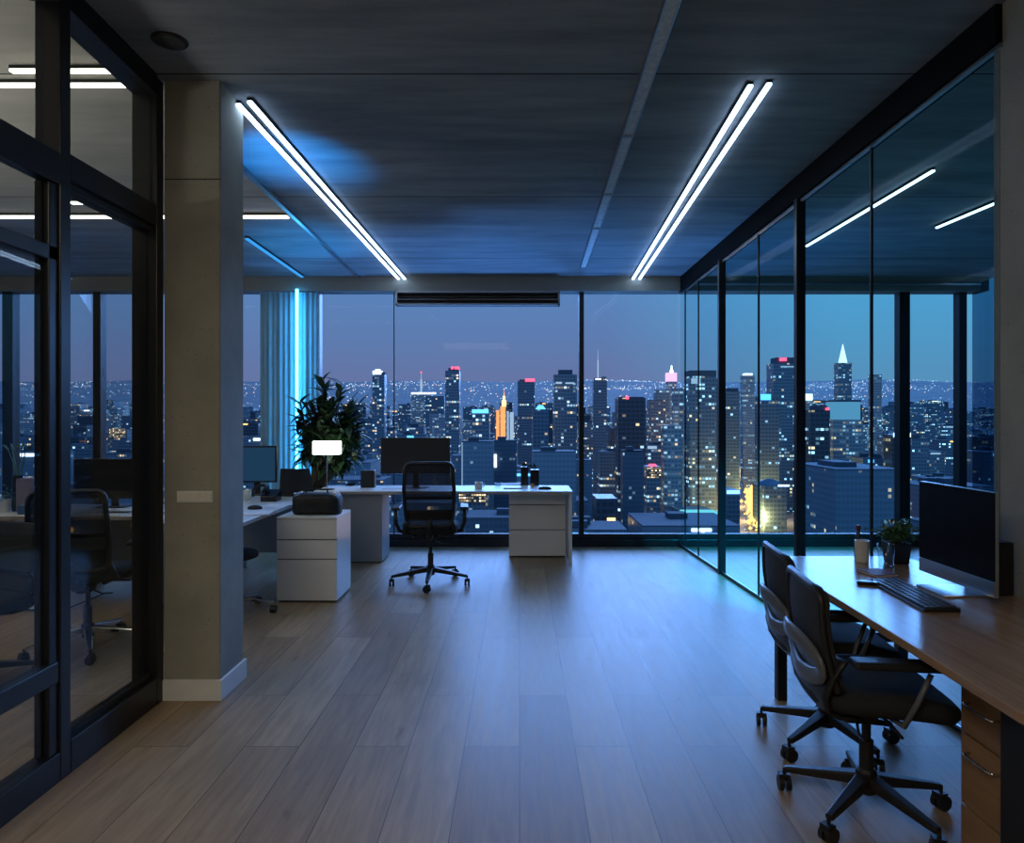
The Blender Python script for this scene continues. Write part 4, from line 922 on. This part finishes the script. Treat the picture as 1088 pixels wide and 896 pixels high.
add(o, 'lit_face', MB().box((-w_*.5, -10.6, h_-9), (w_*.5, -10.1, h_-1)), M_gwin); add(o, 'rooftop_sign', MB().box((-w_*.3, -8, h_), (w_*.2, -7, h_+2)), M_ared)
o, w_, d_, h_ = building('dark roadside block with one bright window low beside the mullion', 634, 656, 530, 400, 4, dep=25)
add(o, 'lit_window', MB().box((w_*.0, -13, h_-14), (w_*.4, -12.6, h_-11)), M_agold)
o, w_, d_, h_ = building('golden lit podium building seen under the back desk left of the chair', 411, 436, 523, 420, 2, dep=25)
add(o, 'lit_face', MB().box((-w_*.5, -13, h_-12), (w_*.5, -12.6, h_-.5)), M_gwin)
o, w_, d_, h_ = building('golden lit low building seen under the back desk right of the chair', 488, 518, 524, 430, 2, dep=25)
add(o, 'lit_face', MB().box((-w_*.5, -13, h_-6), (w_*.42, -12.6, h_-.5)), M_gwin)
o, w_, d_, h_ = building('wide low hall with floodlit roof edge under the far mast, left of the beacon tower', 437, 458, 418, 1700, 5)
add(o, 'roof_light', MB().box((-w_*.5, -d_/2-1, h_-2), (w_*.75, -d_/2-.2, h_+2)), M_awhite)
o, w_, d_, h_ = building('dark blocky mid-rise left of the beacon tower', 452, 472, 421, 1200, 1)
o, w_, d_, h_ = building('pale-roofed mid-rise before the dark blocky one left of the beacon tower', 456, 474, 440, 900, 5)
o, w_, d_, h_ = building('low golden-signed building far left seen through the glass partition', 112, 135, 457, 900, 2)
add(o, 'lit_face', MB().box((-w_*.3, -d_/2-1, h_-10), (w_*.4, -d_/2-.3, h_+2)), M_gwin)
o, w_, d_, h_ = building('dark domed block seen through the left partition, left of its mullion', 78, 92, 452, 1000, 4)
o, w_, d_, h_ = building('building with a small white sign beside the second thick glass post', 856, 863, 418, 900, 5)
add(o, 'rooftop_sign', MB().box((-w_*.5, -d_/2-1, h_-9), (w_*.5, -d_/2-.3, h_-1)), M_awhite)
o, w_, d_, h_ = building('dark block with a bright white roof strip beneath the far window mullion', 948, 968, 462, 560, 4)
add(o, 'rooftop_sign', MB().box((-w_*.45, -d_/2-1, h_-2), (w_*.45, -d_/2-.3, h_+1.5)), M_awhite); add(o, 'rooftop_sign', MB().box((-w_*.15, -d_/2+2, h_+16), (w_*.3, -d_/2+3, h_+22)), M_awhite)
add(o, 'sign_mast', MB().box((w_*.05, -d_/2+3, h_), (w_*.09, -d_/2+3.5, h_+22)), M_roof)
o, w_, d_, h_ = building('large blank-roofed block in the foreground of the side room window', 888, 958, 500, 330, 6, dep=50)
o, w_, d_, h_ = building('flat-roofed hall with white roof light, low by the first thick glass post', 772, 786, 521, 560, 1, dep=25)
add(o, 'roof_light', MB().box((-w_*.5, -13, h_-3), (w_*.5, -12.5, h_)), em('hall_blue_white', (.3, .55, 1), 2.5, False))
o, w_, d_, h_ = building('brightly cyan-lit plaza canopy low before the first thick glass post', 727, 763, 545, 520, 3, dep=40)
add(o, 'canopy', MB().box((-w_*.5, -22, h_-1), (w_*.5, -6, h_+.5)), em('canopy_cyan', (.2, .75, .85), 1.1, False))
o, w_, d_, h_ = building('curved blue-roofed theatre right of the amber avenue', 812, 836, 517, 600, 1, dep=30)
add(o, 'roof_deck', MB().lathe([(w_*.55, 0), (w_*.45, 3), (w_*.2, 5), (0, 5.5)], (0, 0, h_), 20, 1, .6), pm('blue_membrane', (.2, .4, .65), .5)); add(o, 'roof_light', MB().box((w_*.1, -16, h_), (w_*.6, -15.5, h_+1.5)), M_awhite)
# far mast
mt = thing('radio_mast', 'thin lattice radio mast with a red tip on the far hill', 'mast', ((447.5-VX)/F*3500, 3500, ground((447.5-VX)/F*3500, 3500)))
zb = zt(395, 3500)-mt.location.z
MB().lathe([(5, 0), (4.5, zb*.75), (2, zb*.76), (1, zb)], n=6).build('shaft', M_alow, mt); MB().lathe([(2.5, zb*.95), (2.5, zb)], n=6).build('beacon', M_ared, mt)

# filler blocks
rows = [(330, 60, 526, 565), (430, 55, 498, 545), (560, 55, 478, 515), (740, 50, 462, 498), (960, 50, 447, 480), (1250, 55, 436, 462), (1650, 62, 428, 450), (2200, 75, 424, 438)]
side_words = ['low', 'squat', 'boxy', 'plain', 'narrow', 'broad']
fill = []
def road(x, Y):  # avenue corridor
    k = (Y-640)/705; cx = 218+k*214; return abs(x-cx) < 26+.0*Y
tone = ['cool-windowed', 'sparsely lit', 'warm-windowed', 'band-lit', 'near-black', 'pale', 'dim blue', 'dark', 'faintly striped']
marks = [(20, 'the door frame'), (90, 'the left partition mullion'), (140, 'the column'), (270, 'the blue curtain'), (365, 'the big plant'), (402, 'the white-crowned tower'), (430, 'the wide back monitor'), (480, 'the beacon tower'), (537, 'the orange tower'), (600, 'the broad dark tower'),
         (638, 'the mast tower'), (671, 'the black slab'), (714, 'the pink tower'), (747, 'the flat-topped tower'), (796, 'the amber avenue'), (834, 'the red-sign tower'), (898, 'the pyramid tower'), (958, 'the far window mullion'), (1000, 'the side room corner'), (1060, 'the concrete wall')]
rown = ['in the nearest row', 'in the second row', 'in the third row', 'in the middle distance', 'past the middle distance', 'in the far district', 'in the farther district', 'on the lower hillside']
seen = {}; allb = []
for ri, (D, sp_, yt0, yt1) in enumerate(rows):
    x = -.80*D
    while x < .72*D:
        w_ = R.uniform(.55, 1.1)*sp_*.75; dep = w_*R.uniform(.7, 1.1); x0, x1 = x, x+w_; x += w_+R.uniform(.12, .6)*sp_*.6
        D2 = D+R.uniform(-.06, .06)*D; cx = (x0+x1)/2
        if any(x0 < u[1] and x1 > u[0] and D2 < u[3] and D2+dep > u[2] for u in used): continue
        if road(cx, D2+dep/2) or road(x0, D2) or road(x1, D2+dep): continue
        px = VX+cx/D2*F
        if px > 1075 or px < -20 or (165 < px < 255): continue
        yt = R.uniform(yt0, yt1)
        top = zt(yt, D2); g_ = ground(cx, D2)-5
        if top-g_ < 9: top = g_+R.uniform(9, 16)
        fac = R.choice([6, 6, 7, 8, 7, 6]) if D < 600 else R.choice([0, 1, 1, 2, 3, 3, 4, 5])
        near = min(marks, key=lambda q: abs(q[0]-px)); sd = 'left' if px < near[0]-9 else ('right' if px > near[0]+9 else 'in line with')
        lab = f"{tone[fac]} block {'in line with' if sd == 'in line with' else sd+' of'} {near[1]}, {rown[ri]}"
        o = thing('city_block', lab, 'building', (cx, D2+dep/2, g_), 0, 'city blocks among the towers')
        hh = top-g_; seen.setdefault(lab, []).append((px, o))
        MB().box((-w_/2, -dep/2, 0), (w_/2, dep/2, hh)).build('shaft', FA[fac], o)
        rb = MB(); 
        rb.box((-w_*.5, -dep*.5, hh), (w_*.5, dep*.5, hh+.8))
        for k in range(R.randint(1, 3)):
            rx, ry = R.uniform(-.3, .2)*w_, R.uniform(-.35, .2)*dep; rb.box((rx, ry, hh+.8), (rx+w_*R.uniform(.1, .3), ry+dep*.2, hh+R.uniform(2, 4.5)))
        rb.build('roof_block', M_roof, o)
        if R.random() < .3:
            mt_ = R.choice([M_acyan, M_awhite, M_alow, M_alow, M_street])
            s_ = R.uniform(-.4, .1)*w_; MB().box((s_, -dep/2-.6, hh-R.uniform(2, 3.5)), (s_+w_*R.uniform(.2, .4), -dep/2-.1, hh-.6)).build('lit_sign', mt_, o)
        used.append((x0, x1, D2, D2+dep))

for lab, q_ in seen.items():
    if len(q_) > 1:
        q_.sort(key=lambda t: t[0])
        wds = {2: ['left', 'right'], 3: ['left', 'middle', 'right']}.get(len(q_), ['first', 'second', 'third', 'fourth', 'fifth', 'sixth', 'seventh'])
        for (px, o), wd_i in zip(q_, wds): o['label'] = lab+', '+(wd_i+'most' if len(q_) < 4 and wd_i != 'middle' else wd_i)+' of them'
# lights over the far districts and hills: uncountable
def lights(name, label, mat, n, fn, size):
    mb = MB()
    for i in range(n):
        q, s = fn()
        r_ = s*size
        vs_ = [mb.bm.verts.new(Vector(q)+Vector(d)*r_) for d in ((1, 0, 0), (-1, 0, 0), (0, 1, 0), (0, -1, 0), (0, 0, 1), (0, 0, -1))]
        for a_, b_, c_ in ((0, 2, 4), (2, 1, 4), (1, 3, 4), (3, 0, 4), (2, 0, 5), (1, 2, 5), (3, 1, 5), (0, 3, 5)): mb.bm.faces.new((vs_[a_], vs_[b_], vs_[c_]))
    o = mb.build(name, mat); tag(o, label, 'lights', None, 'stuff'); return o
def far():
    while True:
        Y = 1100*math.exp(R.random()*1.85); x = R.uniform(-.82, .74)*Y
        if noise.noise(Vector((x/420, Y/500, 7))) > R.uniform(-.35, .35): break
    return (x, Y, ground(x, Y)+R.uniform(2, 14)), (Y/740)*R.uniform(.35, 1)**1.5
def mid():
    Y = R.uniform(330, 1500); x = R.uniform(-.8, .72)*Y; return (x, Y, GZ+R.uniform(3, 40) if Y < 1300 else ground(x, Y)+10), (Y/740)*R.uniform(.3, .9)
for nm, lab, col, s_, n_, fn_ in (('hillside_lights', 'pale blue-white lights scattered over the far hills', (.6, .82, 1), 2.2, 2600, far), ('hillside_lights', 'warm amber lights scattered over the far hills', (1, .6, .35), 2.4, 1700, far),
        ('street_lights', 'cool white street lights between the near blocks', (.6, .85, 1), 2.4, 260, mid), ('street_lights', 'amber street lights between the near blocks', (1, .5, .18), 2.2, 230, mid), ('tail_lights', 'red vehicle lights between the near blocks', (1, .06, .05), 1.8, 70, mid)):
    lights(nm, lab, em(lab[:24], col, s_, False), n_, fn_, .62)
# hill crest glow lines of dense lights
def crest():
    Y = R.uniform(5200, 7300); x = R.choice([-.28, -.17, .10, .17, .44, .52, -.66])*Y+R.gauss(0, .045)*Y; return (x, Y, ground(x, Y)+6), (Y/740)*R.uniform(.3, .75)
lights('hillside_lights', 'dense bands of lights near the hill crest', em('crest_lights', (.8, .85, 1), 2.2, False), 900, crest, .6)
# amber avenue
rd = MB()
q0 = Vector((196, 560, GZ+.5)); q1 = Vector((432, 1345, GZ+.5)); dr = (q1-q0).normalized(); nx = Vector((dr.y, -dr.x, 0))
rd.hexa([q0-nx*9, q0+nx*9, q1+nx*9, q1-nx*9, q0-nx*9+Vector((0, 0, .5)), q0+nx*9+Vector((0, 0, .5)), q1+nx*9+Vector((0, 0, .5)), q1-nx*9+Vector((0, 0, .5))])
struct('road', rd, pm('asphalt', (.22, .2, .18), .7, scale=.2), 'straight avenue running away between the blocks')
def ave():
    k = .06+.94*R.random()**1.2; p_ = q0.lerp(q1, k)+nx*R.gauss(0, 5.0)+Vector((0, 0, R.uniform(2, 12))); return p_, R.uniform(.8, 2.4)
lights('avenue_lights', 'dense amber street and traffic lights along the avenue', M_street, 460, ave, 1.15)
for k in (.05, .16, .3, .5, .8):
    ldt = bpy.data.lights.new('avenue_lamp', 'POINT'); ldt.energy = 150000; ldt.color = (1, .5, .16); ldt.shadow_soft_size = 3
    lo_ = bpy.data.objects.new('avenue_lamp', ldt); lo_.location = q0.lerp(q1, k)+Vector((0, 0, 16)); C.objects.link(lo_)

# ---------------------------------------------------------------- world and lights
wd_ = bpy.data.worlds.new('dusk'); bpy.context.scene.world = wd_; wd_.use_nodes = True; nt = wd_.node_tree; nt.nodes.clear()
out = nt.nodes.new('ShaderNodeOutputWorld'); bg = nt.nodes.new('ShaderNodeBackground'); tc = nt.nodes.new('ShaderNodeTexCoord'); sp2 = nt.nodes.new('ShaderNodeSeparateXYZ')
L(nt, tc.outputs['Generated'], sp2.inputs[0]); cr = nt.nodes.new('ShaderNodeValToRGB'); L(nt, sp2.outputs['Z'], cr.inputs[0])
els = cr.color_ramp.elements; els[0].position = 0; els[0].color = (.15, .18, .36, 1); els[1].position = 1; els[1].color = (.02, .05, .13, 1)
for p_, c_ in ((.05, (.15, .19, .38, 1)), (.11, (.13, .215, .44, 1)), (.19, (.115, .25, .52, 1)), (.5, (.05, .12, .30, 1))):
    e_ = els.new(p_); e_.color = c_
azr = nt.nodes.new('ShaderNodeMapRange'); L(nt, sp2.outputs['X'], azr.inputs['Value']); azr.inputs['From Min'].default_value = .12; azr.inputs['From Max'].default_value = .42
azm = nt.nodes.new('ShaderNodeMix'); azm.data_type = 'RGBA'; azm.blend_type = 'MULTIPLY'; L(nt, azr.outputs[0], azm.inputs[0]); L(nt, cr.outputs[0], azm.inputs[6]); azm.inputs[7].default_value = (.95, 1.7, 1.38, 1)
azm.clamp_result = False
L(nt, azm.outputs[2], bg.inputs[0]); bg.inputs[1].default_value = 1.0; L(nt, bg.outputs[0], out.inputs[0])
def sun(name, az, el, ang, col, s):
    l = bpy.data.lights.new(name, 'SUN'); l.energy = s; l.angle = math.radians(ang); l.color = col
    o = bpy.data.objects.new(name, l); C.objects.link(o)
    d = Vector((math.sin(math.radians(az))*math.cos(math.radians(el)), math.cos(math.radians(az))*math.cos(math.radians(el)), math.sin(math.radians(el))))
    o.rotation_euler = d.to_track_quat('Z', 'Y').to_euler(); return o
sun('dusk_glow', 13, 18, 42, (.21, .42, 1), 4.1)
def area(name, loc, size, col, e, rot=(0, 0, 0), sy=None):
    l = bpy.data.lights.new(name, 'AREA'); l.energy = e; l.color = col; l.size = size
    if sy: l.shape = 'RECTANGLE'; l.size_y = sy
    o = bpy.data.objects.new(name, l); C.objects.link(o); o.location = loc; o.rotation_euler = rot; return o
def spot(name, loc, to, ang, col, e, blend=.6, r=.08):
    l = bpy.data.lights.new(name, 'SPOT'); l.energy = e; l.color = col; l.spot_size = math.radians(ang); l.spot_blend = blend; l.shadow_soft_size = r
    o = bpy.data.objects.new(name, l); C.objects.link(o); o.location = loc
    o.rotation_euler = (Vector(loc)-Vector(to)).to_track_quat('Z', 'Y').to_euler(); return o
for x_ in (-1.0, .9): spot('window_blue_fill', (x_, 8.9, -.9), (x_*.7, 5.6, 3.1), 95, (.10, .36, 1), 420, .9, .2)  # added fill outside below the sill, washes the ceiling blue
spot('side_room_fill', (3.05, 3.7, 2.9), (2.85, 6.1, 0), 50, (.0, .5, 1), 1700, .8)  # added out-of-view fill that turns the side room floor cyan
spot('column_blue_fill', (-1.68, 4.05, 2.2), (-1.52, 4.62, 3.2), 52, (.0, .33, 1), 170, 1, .05)  # added fill hidden behind the column, puts blue on the ceiling
spot('corner_blue_fill', (-2.35, 7.0, .9), (-2.0, 6.55, 3.1), 38, (.0, .38, 1), 190, 1, .05)  # added fill without a fixture, for the blue streak near the corner
area('left_office_fill', (-4.3, 2.6, 2.2), 1.2, (1, .95, .82), 115, (PI, 0, 0))  # added unseen fill aimed up to brighten the left office ceiling
area('front_fill', (-1.15, -.9, 3.2), 1.8, (1, .86, .64), 72)  # added warm fill behind the camera for column and near floor
